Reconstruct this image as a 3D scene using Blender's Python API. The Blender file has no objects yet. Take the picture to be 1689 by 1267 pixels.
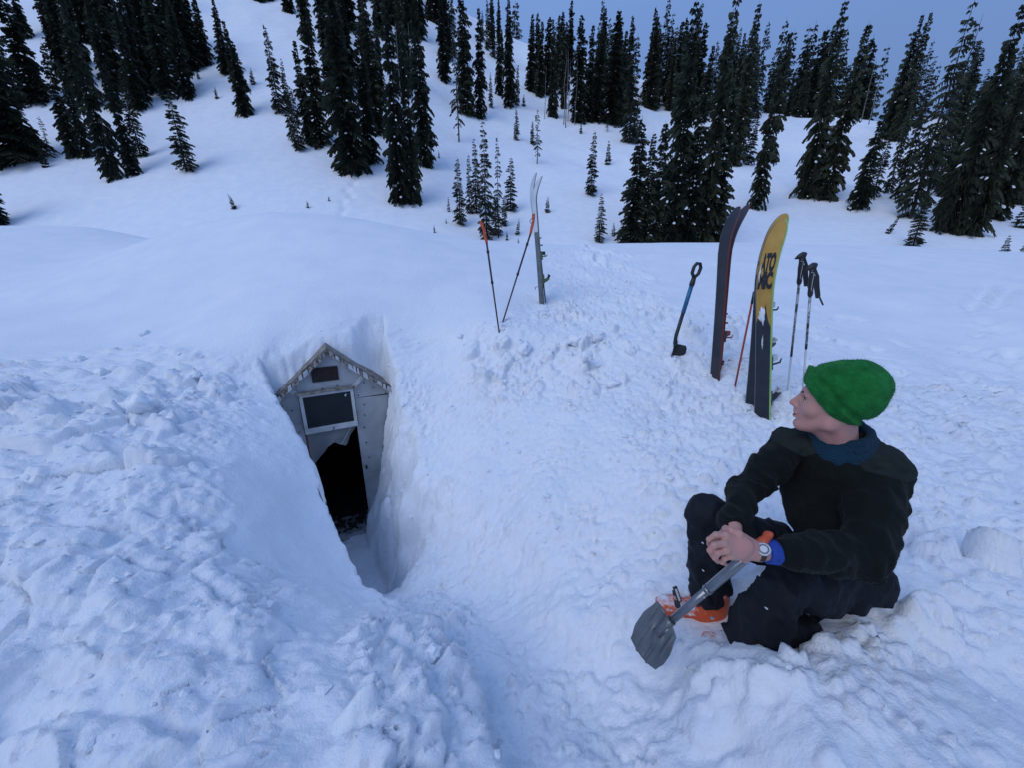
import bpy, math, random
import numpy as np
from mathutils import Vector, Matrix

# ------------------------------------------------------------------ camera
SC = bpy.context.scene
COL = SC.collection
FPX, PITCH = 634.0, math.radians(18.3)      # focal length in photo pixels (1689 wide), pitch down
CP, SP = math.cos(PITCH), math.sin(PITCH)
cam_d = bpy.data.cameras.new('camera')
cam = bpy.data.objects.new('camera', cam_d)
COL.objects.link(cam)
cam_d.sensor_width = 36.0
cam_d.lens = 36.0 * FPX / 1689.0
cam_d.clip_start, cam_d.clip_end = 0.05, 3000.0
cam.rotation_euler = (math.pi / 2 - PITCH, 0, 0)
SC.camera = cam

# ------------------------------------------------------------------ sky, sun, exposure (overcast dusk)
SUN_EL, SUN_AZ = math.radians(42), math.radians(-138)     # azimuth clockwise from +Y
world = bpy.data.worlds.new('World'); SC.world = world; world.use_nodes = True
wn, wl = world.node_tree.nodes, world.node_tree.links
wn.clear()
w_out = wn.new('ShaderNodeOutputWorld')
sky = wn.new('ShaderNodeTexSky'); sky.sky_type = 'NISHITA'; sky.sun_disc = False
sky.sun_elevation, sky.sun_rotation = SUN_EL, SUN_AZ
sky.ozone_density = 4.0
bg1 = wn.new('ShaderNodeBackground'); bg1.inputs[1].default_value = 0.016
wl.new(sky.outputs[0], bg1.inputs[0])
# even cloud deck: CIE overcast sky, L = (1 + 2 sin(elevation)) / 3
tc = wn.new('ShaderNodeTexCoord'); sep = wn.new('ShaderNodeSeparateXYZ')
wl.new(tc.outputs['Generated'], sep.inputs[0])
cl = wn.new('ShaderNodeMath'); cl.operation = 'MAXIMUM'; cl.inputs[1].default_value = 0.0
wl.new(sep.outputs['Z'], cl.inputs[0])
ma = wn.new('ShaderNodeMath'); ma.operation = 'MULTIPLY_ADD'; ma.inputs[1].default_value = 0.70; ma.inputs[2].default_value = 0.32
wl.new(cl.outputs[0], ma.inputs[0])
nz = wn.new('ShaderNodeTexNoise'); nz.inputs['Scale'].default_value = 1.6; nz.inputs['Detail'].default_value = 3
wl.new(tc.outputs['Generated'], nz.inputs[0])
mr = wn.new('ShaderNodeMapRange'); mr.inputs['To Min'].default_value = 0.78; mr.inputs['To Max'].default_value = 1.22
wl.new(nz.outputs[0], mr.inputs[0])
mm = wn.new('ShaderNodeMath'); mm.operation = 'MULTIPLY'
wl.new(ma.outputs[0], mm.inputs[0]); wl.new(mr.outputs[0], mm.inputs[1])
bg2 = wn.new('ShaderNodeBackground'); bg2.inputs[0].default_value = (0.235, 0.405, 0.85, 1)
wl.new(mm.outputs[0], bg2.inputs[1])
addw = wn.new('ShaderNodeAddShader')
wl.new(bg1.outputs[0], addw.inputs[0]); wl.new(bg2.outputs[0], addw.inputs[1])
wl.new(addw.outputs[0], w_out.inputs[0])

sun_d = bpy.data.lights.new('sun', 'SUN'); sun = bpy.data.objects.new('sun', sun_d); COL.objects.link(sun)
sun_d.energy, sun_d.angle, sun_d.color = 0.88, math.radians(45), (0.985, 0.995, 1.0)
sd = Vector((math.cos(SUN_EL) * math.sin(SUN_AZ), math.cos(SUN_EL) * math.cos(SUN_AZ), math.sin(SUN_EL)))
sun.rotation_euler = (-sd).to_track_quat('-Z', 'Y').to_euler()
SC.view_settings.view_transform = 'Standard'
SC.view_settings.look = 'None'
SC.view_settings.gamma = 1.0
SC.view_settings.use_curve_mapping = False
SC.view_settings.exposure = 0.05
SC.cycles.max_bounces = 8
SC.cycles.diffuse_bounces = 4

# ------------------------------------------------------------------ helpers
def ray(u, v):
    """direction with unit depth along the camera axis for a photo pixel"""
    xc, yc = (u - 844.5) / FPX, (633.5 - v) / FPX
    return np.array([xc, CP + yc * SP, -SP + yc * CP])
def P(u, v, s): return ray(u, v) * s                       # s = depth along camera axis
def PY(u, v, Y): r = ray(u, v); return r * (Y / r[1])      # Y = distance ahead
def proj(x, y, z):
    fw = y * CP - z * SP; up = y * SP + z * CP
    fw = np.maximum(fw, 1e-3)
    return 844.5 + FPX * x / fw, 633.5 - FPX * up / fw

def V3(a): return Vector((float(a[0]), float(a[1]), float(a[2])))
def unit(a): a = np.asarray(a, float); return a / np.linalg.norm(a)

_rs = np.random.RandomState(7)
_perm = _rs.permutation(256).astype(np.int64); _perm = np.concatenate([_perm, _perm, _perm])
_g3 = _rs.normal(size=(256, 3)); _g3 /= np.linalg.norm(_g3, axis=1)[:, None]
def perlin(x, y, z):
    xi, yi, zi = np.floor(x), np.floor(y), np.floor(z)
    fx, fy, fz = x - xi, y - yi, z - zi
    xi = xi.astype(np.int64) & 255; yi = yi.astype(np.int64) & 255; zi = zi.astype(np.int64) & 255
    ux = fx * fx * fx * (fx * (fx * 6 - 15) + 10); uy = fy * fy * fy * (fy * (fy * 6 - 15) + 10); uz = fz * fz * fz * (fz * (fz * 6 - 15) + 10)
    def g(dx, dy, dz):
        h = _perm[_perm[_perm[(xi + dx) & 255] + ((yi + dy) & 255)] + ((zi + dz) & 255)] & 255
        G = _g3[h]
        return G[..., 0] * (fx - dx) + G[..., 1] * (fy - dy) + G[..., 2] * (fz - dz)
    def L(a, b, t): return a + (b - a) * t
    return 1.6 * L(L(L(g(0,0,0), g(1,0,0), ux), L(g(0,1,0), g(1,1,0), ux), uy), L(L(g(0,0,1), g(1,0,1), ux), L(g(0,1,1), g(1,1,1), ux), uy), uz)
def fbm(x, y, z, sc, octaves=3, gain=0.5):
    r = 0; a = 1
    for k in range(octaves):
        r = r + a * perlin(x * sc + 17.3 * k, y * sc - 9.1 * k, z * sc + 4.7 * k); a *= gain; sc *= 2.03
    return r
def smooth(a, b, x):
    t = np.clip((x - a) / (b - a), 0, 1); return t * t * (3 - 2 * t)

def mesh_np(name, verts, faces, smooth_shade=True):
    """faces: (n,4) or (n,3) int array"""
    verts = np.asarray(verts, np.float32); faces = np.asarray(faces, np.int32)
    me = bpy.data.meshes.new(name)
    n, k = faces.shape
    me.vertices.add(len(verts)); me.vertices.foreach_set('co', verts.ravel())
    me.loops.add(n * k); me.loops.foreach_set('vertex_index', faces.ravel())
    me.polygons.add(n); me.polygons.foreach_set('loop_start', np.arange(0, n * k, k, dtype=np.int32))
    me.polygons.foreach_set('use_smooth', np.full(n, smooth_shade))
    me.update(calc_edges=True); me.validate()
    return me
def link(name, me, mat=None, parent=None):
    o = bpy.data.objects.new(name, me); COL.objects.link(o)
    if mat is not None and me is not None and len(me.materials) == 0: me.materials.append(mat)
    if parent is not None: o.parent = parent
    return o
def tag(o, label, cat, group=None):
    o['label'] = label; o['category'] = cat
    if group: o['group'] = group
    return o
def empty(name, label, cat, loc=(0, 0, 0), group=None):
    o = bpy.data.objects.new(name, None); COL.objects.link(o); o.location = V3(loc); o.empty_display_size = 0.1
    return tag(o, label, cat, group)

class MB:
    """collects polygons of any size and builds ONE mesh"""
    def __init__(s): s.v = []; s.f = []
    def add(s, vs, fs):
        b = len(s.v); s.v += [tuple(map(float, p)) for p in vs]; s.f += [tuple(i + b for i in f) for f in fs]; return s
    def box(s, c, ax, half):
        c = np.asarray(c, float); ax = [np.asarray(a, float) for a in ax]
        vs = [c + ax[0] * half[0] * i + ax[1] * half[1] * j + ax[2] * half[2] * k for i in (-1, 1) for j in (-1, 1) for k in (-1, 1)]
        return s.add(vs, [(0,1,3,2), (4,6,7,5), (0,4,5,1), (2,3,7,6), (0,2,6,4), (1,5,7,3)])
    def tube(s, pts, rad, n=10, caps=True, flat=None):
        pts = [np.asarray(p, float) for p in pts]; m = len(pts)
        rad = [rad] * m if np.isscalar(rad) else rad
        d0 = unit(pts[1] - pts[0]); ref = np.array([0, 0, 1.0]) if abs(d0[2]) < .9 else np.array([1.0, 0, 0])
        a = unit(np.cross(d0, ref)); vs = []
        for i in range(m):
            d = unit((pts[min(i + 1, m - 1)] - pts[max(i - 1, 0)]))
            a = unit(a - d * np.dot(a, d)); b = np.cross(d, a)
            for k in range(n):
                t = 2 * math.pi * k / n; vs.append(pts[i] + rad[i] * (a * math.cos(t) + b * math.sin(t)))
        fs = [(i*n+k, i*n+(k+1)%n, (i+1)*n+(k+1)%n, (i+1)*n+k) for i in range(m-1) for k in range(n)]
        if caps: fs += [tuple(range(n))[::-1], tuple((m-1)*n + k for k in range(n))]
        return s.add(vs, fs)
    def prism(s, poly, off):
        n = len(poly); off = np.asarray(off, float); poly = [np.asarray(p, float) for p in poly]
        return s.add(poly + [p + off for p in poly], [tuple(range(n))[::-1], tuple(range(n, 2*n))] + [(i, (i+1)%n, n+(i+1)%n, n+i) for i in range(n)])
    def build(s, name, mat, parent=None, smooth_shade=False, bevel=0.0, origin=None):
        me = bpy.data.meshes.new(name); vs = s.v
        if origin is not None: vs = [(p[0]-origin[0], p[1]-origin[1], p[2]-origin[2]) for p in vs]
        me.from_pydata(vs, [], s.f); me.update()
        me.polygons.foreach_set('use_smooth', [smooth_shade] * len(me.polygons))
        o = link(name, me, mat, parent)
        if origin is not None and parent is None: o.location = V3(origin)
        if bevel:
            b = o.modifiers.new('bevel', 'BEVEL'); b.width = bevel; b.segments = 2; b.limit_method = 'ANGLE'; b.angle_limit = 0.6
        return o

def mat(name, col, rough=0.6, metal=0.0, noise=None, bump=None, spec=0.5, coat=0.0):
    """noise=(scale, amount) colour variation or (scale, colour2); bump=(scale, strength, distance)"""
    m = bpy.data.materials.new(name); m.use_nodes = True
    nt = m.node_tree; b = nt.nodes['Principled BSDF']
    b.inputs['Base Color'].default_value = (*col, 1); b.inputs['Roughness'].default_value = rough
    b.inputs['Metallic'].default_value = metal; b.inputs['Specular IOR Level'].default_value = spec
    b.inputs['Coat Weight'].default_value = coat
    tcn = nt.nodes.new('ShaderNodeTexCoord')
    if noise:
        n = nt.nodes.new('ShaderNodeTexNoise'); n.inputs['Scale'].default_value = noise[0]; n.inputs['Detail'].default_value = 5
        nt.links.new(tcn.outputs['Object'], n.inputs[0])
        r = nt.nodes.new('ShaderNodeValToRGB'); r.color_ramp.elements[0].position = 0.35; r.color_ramp.elements[1].position = 0.65
        if np.isscalar(noise[1]):
            r.color_ramp.elements[0].color = (*[c * (1 - noise[1]) for c in col], 1); r.color_ramp.elements[1].color = (*[min(1, c * (1 + noise[1])) for c in col], 1)
        else:
            r.color_ramp.elements[0].color = (*col, 1); r.color_ramp.elements[1].color = (*noise[1], 1)
            if len(noise) > 2: r.color_ramp.elements[0].position, r.color_ramp.elements[1].position = noise[2]
        nt.links.new(n.outputs[0], r.inputs[0]); nt.links.new(r.outputs[0], b.inputs['Base Color'])
    if bump:
        n = nt.nodes.new('ShaderNodeTexNoise'); n.inputs['Scale'].default_value = bump[0]; n.inputs['Detail'].default_value = 4
        nt.links.new(tcn.outputs['Object'], n.inputs[0])
        bp = nt.nodes.new('ShaderNodeBump'); bp.inputs['Strength'].default_value = bump[1]; bp.inputs['Distance'].default_value = bump[2]
        nt.links.new(n.outputs[0], bp.inputs['Height']); nt.links.new(bp.outputs[0], b.inputs['Normal'])
    return m

# ------------------------------------------------------------------ signed-distance modelling
class SDF:
    def __init__(s, lo, hi, h):
        s.h = h; s.lo = np.asarray(lo, float); s.n = np.ceil((np.asarray(hi) - s.lo) / h).astype(int) + 1
        s.D = np.full(s.n, 0.5, np.float32)
        s.ax = [s.lo[i] + h * np.arange(s.n[i]) for i in range(3)]
    def sub(s, lo, hi):
        i0 = np.clip(np.floor((np.asarray(lo) - s.lo) / s.h).astype(int), 0, s.n); i1 = np.clip(np.ceil((np.asarray(hi) - s.lo) / s.h).astype(int) + 1, 0, s.n)
        sl = tuple(slice(a, b) for a, b in zip(i0, i1))
        X, Y, Z = np.meshgrid(s.ax[0][sl[0]], s.ax[1][sl[1]], s.ax[2][sl[2]], indexing='ij')
        return sl, X, Y, Z
    def merge(s, sl, d, k, op):
        a = s.D[sl]; d = d.astype(np.float32)
        if op == 'sub': d = -d; a2 = -a
        else: a2 = a
        if op == 'sub':
            # max(a, -d): smooth
            m = np.maximum(k - np.abs(a - d), 0) / max(k, 1e-6); s.D[sl] = np.maximum(a, d) + m * m * k * .25
        else:
            m = np.maximum(k - np.abs(a - d), 0) / max(k, 1e-6); s.D[sl] = np.minimum(a, d) - m * m * k * .25
    def cone(s, a, b, ra, rb, k=0.01, op='add'):
        a = np.asarray(a, float); b = np.asarray(b, float); r = max(ra, rb) + 2.5 * k + 2 * s.h + .01
        sl, X, Y, Z = s.sub(np.minimum(a, b) - r, np.maximum(a, b) + r)
        ba = b - a; L2 = float(ba @ ba)
        t = np.clip(((X - a[0]) * ba[0] + (Y - a[1]) * ba[1] + (Z - a[2]) * ba[2]) / L2, 0, 1)
        d = np.sqrt((X - a[0] - t*ba[0])**2 + (Y - a[1] - t*ba[1])**2 + (Z - a[2] - t*ba[2])**2) - (ra + (rb - ra) * t)
        s.merge(sl, d, k, op); return s
    def ell(s, c, axes, rad, k=0.01, op='add'):
        c = np.asarray(c, float); r = max(rad) + 2.5 * k + 2 * s.h + .01
        sl, X, Y, Z = s.sub(c - r, c + r); x, y, z = X - c[0], Y - c[1], Z - c[2]
        q = [(x*ax[0] + y*ax[1] + z*ax[2]) for ax in axes]
        k0 = np.sqrt(sum((q[i] / rad[i])**2 for i in range(3))); k1 = np.sqrt(sum((q[i] / rad[i]**2)**2 for i in range(3))) + 1e-9
        s.merge(sl, k0 * (k0 - 1) / k1, k, op); return s
    def box(s, c, axes, half, rnd, k=0.01, op='add'):
        c = np.asarray(c, float); r = float(np.linalg.norm(half)) + 2.5 * k + 2 * s.h + .01
        sl, X, Y, Z = s.sub(c - r, c + r); x, y, z = X - c[0], Y - c[1], Z - c[2]
        q = [np.abs(x*ax[0] + y*ax[1] + z*ax[2]) - (half[i] - rnd) for i, ax in enumerate(axes)]
        d = np.sqrt(sum(np.maximum(t, 0)**2 for t in q)) + np.minimum(np.maximum(np.maximum(q[0], q[1]), q[2]), 0) - rnd
        s.merge(sl, d, k, op); return s
    def chain(s, pts, rads, k=0.01):
        for i in range(len(pts) - 1): s.cone(pts[i], pts[i+1], rads[i], rads[i+1], k)
        return s
    def all(s): return np.meshgrid(*s.ax, indexing='ij')
    def cut(s, p, n, k=0.0):           # keep the side where (x-p).n < 0
        X, Y, Z = s.all(); d = (X - p[0]) * n[0] + (Y - p[1]) * n[1] + (Z - p[2]) * n[2]
        s.D = np.maximum(s.D, d.astype(np.float32)); return s
    def noise(s, sc, amp, band=0.05, octaves=2, off=0.0, stretch=(1, 1, 1)):
        idx = np.nonzero(np.abs(s.D) < band); x, y, z = (s.ax[i][idx[i]] for i in range(3))
        s.D[idx] += (amp * fbm(x * stretch[0] + off, y * stretch[1], z * stretch[2], sc, octaves)).astype(np.float32); return s
    def mesh(s, name):
        D = s.D; n = np.array(D.shape) - 1
        ins = D < 0
        c = np.zeros(n, np.int8)
        for i in (0, 1):
            for j in (0, 1):
                for k in (0, 1): c += ins[i:n[0]+i, j:n[1]+j, k:n[2]+k]
        act = np.nonzero((c > 0) & (c < 8)); m = len(act[0])
        idx = np.full(n, -1, np.int32); idx[act] = np.arange(m)
        acc = np.zeros((m, 3)); cnt = np.zeros(m)
        cor = [(i, j, k) for i in (0, 1) for j in (0, 1) for k in (0, 1)]
        val = {q: D[act[0]+q[0], act[1]+q[1], act[2]+q[2]] for q in cor}
        for p in cor:
            for ax in range(3):
                if p[ax]: continue
                q = list(p); q[ax] = 1; q = tuple(q)
                a, b = val[p], val[q]; x = (a < 0) != (b < 0)
                t = np.where(x, a / np.where(x, a - b, 1), 0)
                e = np.zeros((m, 3)); e[:] = p; e[:, ax] += t
                acc[x] += e[x]; cnt[x] += 1
        vs = (np.stack(act, 1) + acc / cnt[:, None]) * s.h + s.lo
        fs = []
        for ax in range(3):
            a1, a2 = (ax + 1) % 3, (ax + 2) % 3
            sl0 = [slice(None)] * 3; sl1 = [slice(None)] * 3
            sl0[ax] = slice(0, -1); sl1[ax] = slice(1, None)
            A, B = ins[tuple(sl0)], ins[tuple(sl1)]
            e = np.array(np.nonzero(A != B))
            if e.shape[1] == 0: continue
            ok = (e[a1] > 0) & (e[a2] > 0) & (e[a1] < n[a1]) & (e[a2] < n[a2]); e = e[:, ok]
            sgn = A[tuple(e)]
            def cell(d1, d2):
                q = e.copy(); q[a1] -= d1; q[a2] -= d2; return idx[tuple(q)]
            quad = np.stack([cell(1, 1), cell(0, 1), cell(0, 0), cell(1, 0)], 1)
            quad[~sgn] = quad[~sgn][:, ::-1]; fs.append(quad)
        return mesh_np(name, vs, np.concatenate(fs))
# ------------------------------------------------------------------ materials for the ground
def snow_material(name, fine=120.0, strength=0.25, dist=0.01):
    m = bpy.data.materials.new(name); m.use_nodes = True; nt = m.node_tree; b = nt.nodes['Principled BSDF']
    b.inputs['Roughness'].default_value = 0.75; b.inputs['Specular IOR Level'].default_value = 0.25
    tcn = nt.nodes.new('ShaderNodeTexCoord')
    n = nt.nodes.new('ShaderNodeTexNoise'); n.inputs['Scale'].default_value = fine; n.inputs['Detail'].default_value = 7; n.inputs['Roughness'].default_value = 0.68
    nt.links.new(tcn.outputs['Object'], n.inputs[0])
    bp = nt.nodes.new('ShaderNodeBump'); bp.inputs['Strength'].default_value = strength; bp.inputs['Distance'].default_value = dist
    nt.links.new(n.outputs[0], bp.inputs['Height']); nt.links.new(bp.outputs[0], b.inputs['Normal'])
    n2 = nt.nodes.new('ShaderNodeTexNoise'); n2.inputs['Scale'].default_value = 2.3; n2.inputs['Detail'].default_value = 4
    nt.links.new(tcn.outputs['Object'], n2.inputs[0])
    r = nt.nodes.new('ShaderNodeValToRGB'); r.color_ramp.elements[0].position = .3; r.color_ramp.elements[1].position = .7
    r.color_ramp.elements[0].color = (0.80, 0.84, 0.89, 1); r.color_ramp.elements[1].color = (0.88, 0.90, 0.92, 1)
    nt.links.new(n2.outputs[0], r.inputs[0]); nt.links.new(r.outputs[0], b.inputs['Base Color'])
    return m
M = {}
M['snow'] = snow_material('snow', 42, 0.6, 0.022)
M['clod_snow'] = snow_material('clod_snow', 3.0, 0.25, 0.004)
M['hill_snow'] = snow_material('hill_snow', 3.0, 0.3, 0.10)

# ------------------------------------------------------------------ near snowfield: control heights, then the dug trench
HUT_A = 0.472; HT = np.array([math.cos(HUT_A), math.sin(HUT_A), 0]); HN = np.array([math.sin(HUT_A), -math.cos(HUT_A), 0]); HO = np.array([-1.975, 4.0, 0.0])
def hut(t, s, z): return HO + HT * t + HN * s + np.array([0, 0, z])
def st(x, y): dx, dy = x - HO[0], y - HO[1]; return dx * HN[0] + dy * HN[1], dx * HT[0] + dy * HT[1]

CPX = [ # u, v, Y
 (0,1267,.75),(300,1267,.75),(600,1267,.75),(100,1000,1.25),(400,1000,1.32),(600,1080,1.2),(100,800,1.92),(350,800,2.07),(0,700,2.55),(200,700,2.55),(380,700,2.8),
 (0,600,3.66),(200,600,3.66),(350,600,3.7),(270,550,4.4),(0,500,5.5),(200,480,5.4),(400,480,5.0),(440,354,7.2),(300,374,7.6),(430,420,6.0),(530,358,7.4),(640,371,7.9),(720,385,8.5),(800,395,9.2),
 (550,440,5.6),(650,480,5.2),(540,530,4.4),(430,565,4.0),(690,545,4.7),(0,374,11),(150,375,11),(100,430,8),(-400,380,9),(-400,700,2.2),
 (900,402,10),(1040,401,11),(1200,402,12),(1400,406,12),(1550,413,12),(1689,426,12),(2100,440,11),(2100,700,3),
 (885,508,5.2),(822,537,4.5),(1178,622,3.6),(1260,690,2.9),(1113,590,3.9),(1320,650,3.05),(950,450,7),(1100,480,6),(1400,480,6.2),(1650,480,6.2),(1400,560,4.5),(1650,560,4.6),
 (1550,680,3),(1689,700,2.9),(1600,850,1.75),(1689,900,1.5),(1600,1000,1.2),(1689,1150,.9),(1340,1046,1.10),(1260,1046,1.08),(1200,1060,1.07),(1150,1086,1.06),(1105,1118,1.06),(1300,1120,.9),(1430,1020,1.16),(1490,975,1.28),(1560,930,1.42),(1500,900,1.62),(1000,1200,.95),(1300,1250,.7),(1600,1250,.7),
 (1050,800,2.3),(1000,950,1.75),(930,1020,1.5),(900,800,2.5),(800,750,3.1),(720,700,3.6),(750,620,4.1),(900,620,3.9),(900,700,3.2),(1050,680,3.1),(740,850,2.7),(860,900,2.15),(920,1120,1.2),
 (1100,740,2.6),(1480,760,2.2),(440,632,3.72),(515,790,2.75),(565,957,2.1),(640,1012,1.7),(700,1075,1.3),(745,1150,1.05),(765,1267,.82)]
CW = [(0,-.1,-1.75),(.2,.3,-1.75),(-1.5,.3,-1.5),(1.5,.2,-1.4),(-3,.4,-1.35),(3.2,.5,-1.25),(0,-2,-1.7),(-3,-2,-1.5),(3,-2,-1.3),(0,-6,-1.9),(-9,-4,-1.0),(9,-4,-.8),
 (-9,1,-1.0),(9,1,-.9),(-14,5,-.4),(14,5,-.5),(-7,4,-.85),(7,4,-.75),
 (1.42,1.34,-1.37),(1.58,1.45,-1.34),(1.28,1.42,-1.42),(1.30,1.22,-1.42),(.97,1.5,-1.66),(.75,1.50,-1.66),(.90,1.25,-1.64),(.68,1.30,-1.64),(1.10,1.20,-1.60),(.58,1.24,-1.60),(1.12,1.45,-1.56),
 (-20,11,.6),(-10,14,-.3),(-3,13,-.7),(4,15.5,-.6),(12,16,-.6),(20,14,-.4),(-20,19,-2),(-8,19,-2.5),(0,19,-2.5),(8,20,-2.5),(20,20,-2.5),(28,10,-.5),(-28,8,.5)]
CPT = np.array([PY(u, v, Y) for u, v, Y in CPX] + [np.array(p, float) for p in CW])
def _ker(r): return r ** 1.7
def rbf_fit(pts, lam=0.004):
    n = len(pts); r = np.hypot(pts[:, None, 0] - pts[None, :, 0], pts[:, None, 1] - pts[None, :, 1])
    A = np.zeros((n + 3, n + 3)); A[:n, :n] = _ker(r) - lam * np.eye(n) * -1.0 * -1.0
    A[:n, n] = 1; A[:n, n+1:] = pts[:, :2]; A[n:, :n] = A[:n, n:].T
    return np.linalg.solve(A, np.concatenate([pts[:, 2], [0, 0, 0]]))
_W = rbf_fit(CPT)
def base_h(x, y):
    out = _W[-3] + _W[-2] * x + _W[-1] * y
    for i, p in enumerate(CPT): out = out + _W[i] * _ker(np.hypot(x - p[0], y - p[1]))
    return out
# left lip of the trench, from behind the hut front to the camera's feet: (x, y, floor height, floor width, right-hand slope)
LIP = [(hut(-.95, -.9, 0), -3.3, 1.6, 6), (hut(-.62, -.02, 0), -3.33, .76, 3.5), (PY(515,790,2.75), -3.27, .50, 3.4), (PY(565,957,2.1), -2.52, .46, 1.1), (PY(640,1012,1.7), -2.22, .50, .55), (PY(700,1075,1.3), -2.03, .52, .38), (PY(745,1150,1.05), -1.93, .46, .36), (PY(765,1267,.82), -1.86, .40, .35), (np.array([.05,.3,0]), -1.85, .3, .45), (np.array([.2,-.6,0]), -1.8, .3, .45)]
def macro(x, y):
    b = base_h(x, y)
    best = np.full(x.shape, 1e9); d = np.zeros(x.shape); seg = []
    for (p, f0, w0, k0), (q, f1, w1, k1) in zip(LIP[:-1], LIP[1:]):
        ex, ey = q[0] - p[0], q[1] - p[1]; L2 = ex*ex + ey*ey
        t = np.clip(((x - p[0]) * ex + (y - p[1]) * ey) / L2, 0, 1)
        dx, dy = x - p[0] - t*ex, y - p[1] - t*ey; r = np.hypot(dx, dy); u = r < best
        sg = np.sign(ex * dy - ey * dx)             # positive on the left of travel = right side in the picture
        best = np.where(u, r, best); d = np.where(u, r * sg, d); seg.append((r, f0 + (f1-f0)*t, w0 + (w1-w0)*t, k0 + (k1-k0)*t))
    W = 0; fl = 0; wd = 0; sl = 0
    for r, f, w, k in seg:
        e = np.exp(-(r - best) / .10); W = W + e; fl = fl + e*f; wd = wd + e*w; sl = sl + e*k
    fl, wd, sl = fl / W, wd / W, sl / W
    s, t = st(x, y)
    ragged = .03 * perlin(x * 5, y * 5, x * 0 + 3.3) + .015 * perlin(x * 14, y * 14, x * 0)
    d = d + ragged
    wall_l = fl + np.clip((.10 - d) / .10, 0, 1) * 3.0
    e_ = np.maximum(d - wd + (.05 + .11 * smooth(.2, .8, s)) * perlin(x * 2.1, y * 2.1, x * 0 + 12) + .05 * perlin(x * 6, y * 6, x * 0 + 2), 0); wall_r = fl + e_ * sl + 3.2 * np.maximum(e_ - .18, 0) ** 2
    wall_b = np.interp(-s + ragged * 1.2 - .20 * smooth(.15, .55, t) * smooth(1.1, .8, t), [-.05, 0.02, .05, .18, .34, .6], [-9, -3.4, -1.55, -1.02, -.52, .8])
    ch = np.maximum(np.maximum(wall_l, wall_r), wall_b)
    ch = np.where(d < 0, 9.0, ch)
    k = .12 + .55 * smooth(.3, 1.4, s) * smooth(.25, .6, d); m = np.maximum(k - np.abs(b - ch), 0) / k
    return np.minimum(b, ch) - m * m * k * .25 * (d > 0)

def axis_pts(lo, a, b, hi, h, g):
    mid = list(np.linspace(a, b, int((b - a) / h) + 1)); L = []; x = a; st_ = h
    while x > lo: st_ *= g; x -= st_; L.append(x)
    R = []; x = b; st_ = h
    while x < hi: st_ *= g; x += st_; R.append(x)
    return np.array(L[::-1] + mid + R)
gx = axis_pts(-26, -2.6, 2.4, 26, .0125, 1.02); gy = axis_pts(-6, .45, 4.9, 18, .0125, 1.02)
X, Y = np.meshgrid(gx, gy, indexing='ij')
# raster of the macro height for fast lookup
rx = np.arange(-5.2, 5.2, .014); ry = np.arange(-1.2, 7.0, .014); RX, RY = np.meshgrid(rx, ry, indexing='ij'); RH = macro(RX, RY)
def look(x, y):
    fx = np.clip((x - rx[0]) / .014, 0, len(rx) - 1.001); fy = np.clip((y - ry[0]) / .014, 0, len(ry) - 1.001)
    i, j = fx.astype(int), fy.astype(int); a, b = fx - i, fy - j
    return RH[i, j]*(1-a)*(1-b) + RH[i+1, j]*a*(1-b) + RH[i, j+1]*(1-a)*b + RH[i+1, j+1]*a*b
i0, i1 = np.searchsorted(gx, -4.9), np.searchsorted(gx, 4.9); j0, j1 = np.searchsorted(gy, -1.0), np.searchsorted(gy, 6.8)
xs, ys = X[i0:i1, j0:j1].copy(), Y[i0:i1, j0:j1].copy()
for it in range(45):                                  # slide grid lines towards steep faces so that walls get enough points
    zs = look(xs, ys)
    def w(a, ax): return np.diff(a, axis=ax)
    lx = np.sqrt(w(xs, 0)**2 + w(ys, 0)**2 + w(zs, 0)**2); ly = np.sqrt(w(xs, 1)**2 + w(ys, 1)**2 + w(zs, 1)**2)
    for A in (xs, ys):
        up = np.zeros_like(A)
        num = lx[1:, 1:-1]*A[2:, 1:-1] + lx[:-1, 1:-1]*A[:-2, 1:-1] + ly[1:-1, 1:]*A[1:-1, 2:] + ly[1:-1, :-1]*A[1:-1, :-2]
        den = lx[1:, 1:-1] + lx[:-1, 1:-1] + ly[1:-1, 1:] + ly[1:-1, :-1]
        A[1:-1, 1:-1] += .6 * (num / den - A[1:-1, 1:-1])
X[i0:i1, j0:j1], Y[i0:i1, j0:j1] = xs, ys
Z = macro(X, Y)
def grid_normals(X, Y, Z):
    a = np.stack([np.gradient(q, axis=0) for q in (X, Y, Z)], -1); b = np.stack([np.gradient(q, axis=1) for q in (X, Y, Z)], -1)
    n = np.cross(a, b); return n / (np.linalg.norm(n, axis=-1, keepdims=True) + 1e-12)

def in_poly(u, v, poly):
    r = np.zeros(u.shape, bool); n = len(poly)
    for i in range(n):
        (x1, y1), (x2, y2) = poly[i], poly[(i+1) % n]
        c = ((y1 > v) != (y2 > v)) & (u < (x2 - x1) * (v - y1) / (y2 - y1 + 1e-12) + x1); r ^= c
    return r
def roughness(x, y):
    """0 = untouched wind-packed snow, 1 = shovelled debris; zones drawn on the plan"""
    h = look(x, y) if np.ndim(x) else look(np.array([x]), np.array([y]))
    u, v = proj(x, y, h)
    u = u + 25 * perlin(x * 2, y * 2, x * 0); v = v + 14 * perlin(x * 2 + 9, y * 2, x * 0)
    edge = np.interp(u, [-300, 0, 100, 200, 260, 320, 380, 450, 560, 680, 760, 880, 960, 1010, 1060, 1120, 1300, 1500, 1700], [590, 590, 575, 560, 535, 580, 600, 545, 525, 540, 545, 500, 400, 398, 450, 500, 500, 560, 590])
    r = smooth(-30, 40, v - edge)
    r = np.where(y > 9, 0, r); r = np.where(y < .2, .6, r)
    return r
R = roughness(X, Y)
U_, V_ = proj(X, Y, Z)
left_zone = smooth(430, 330, U_) * smooth(600, 680, V_) * (Y > 0)
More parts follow.
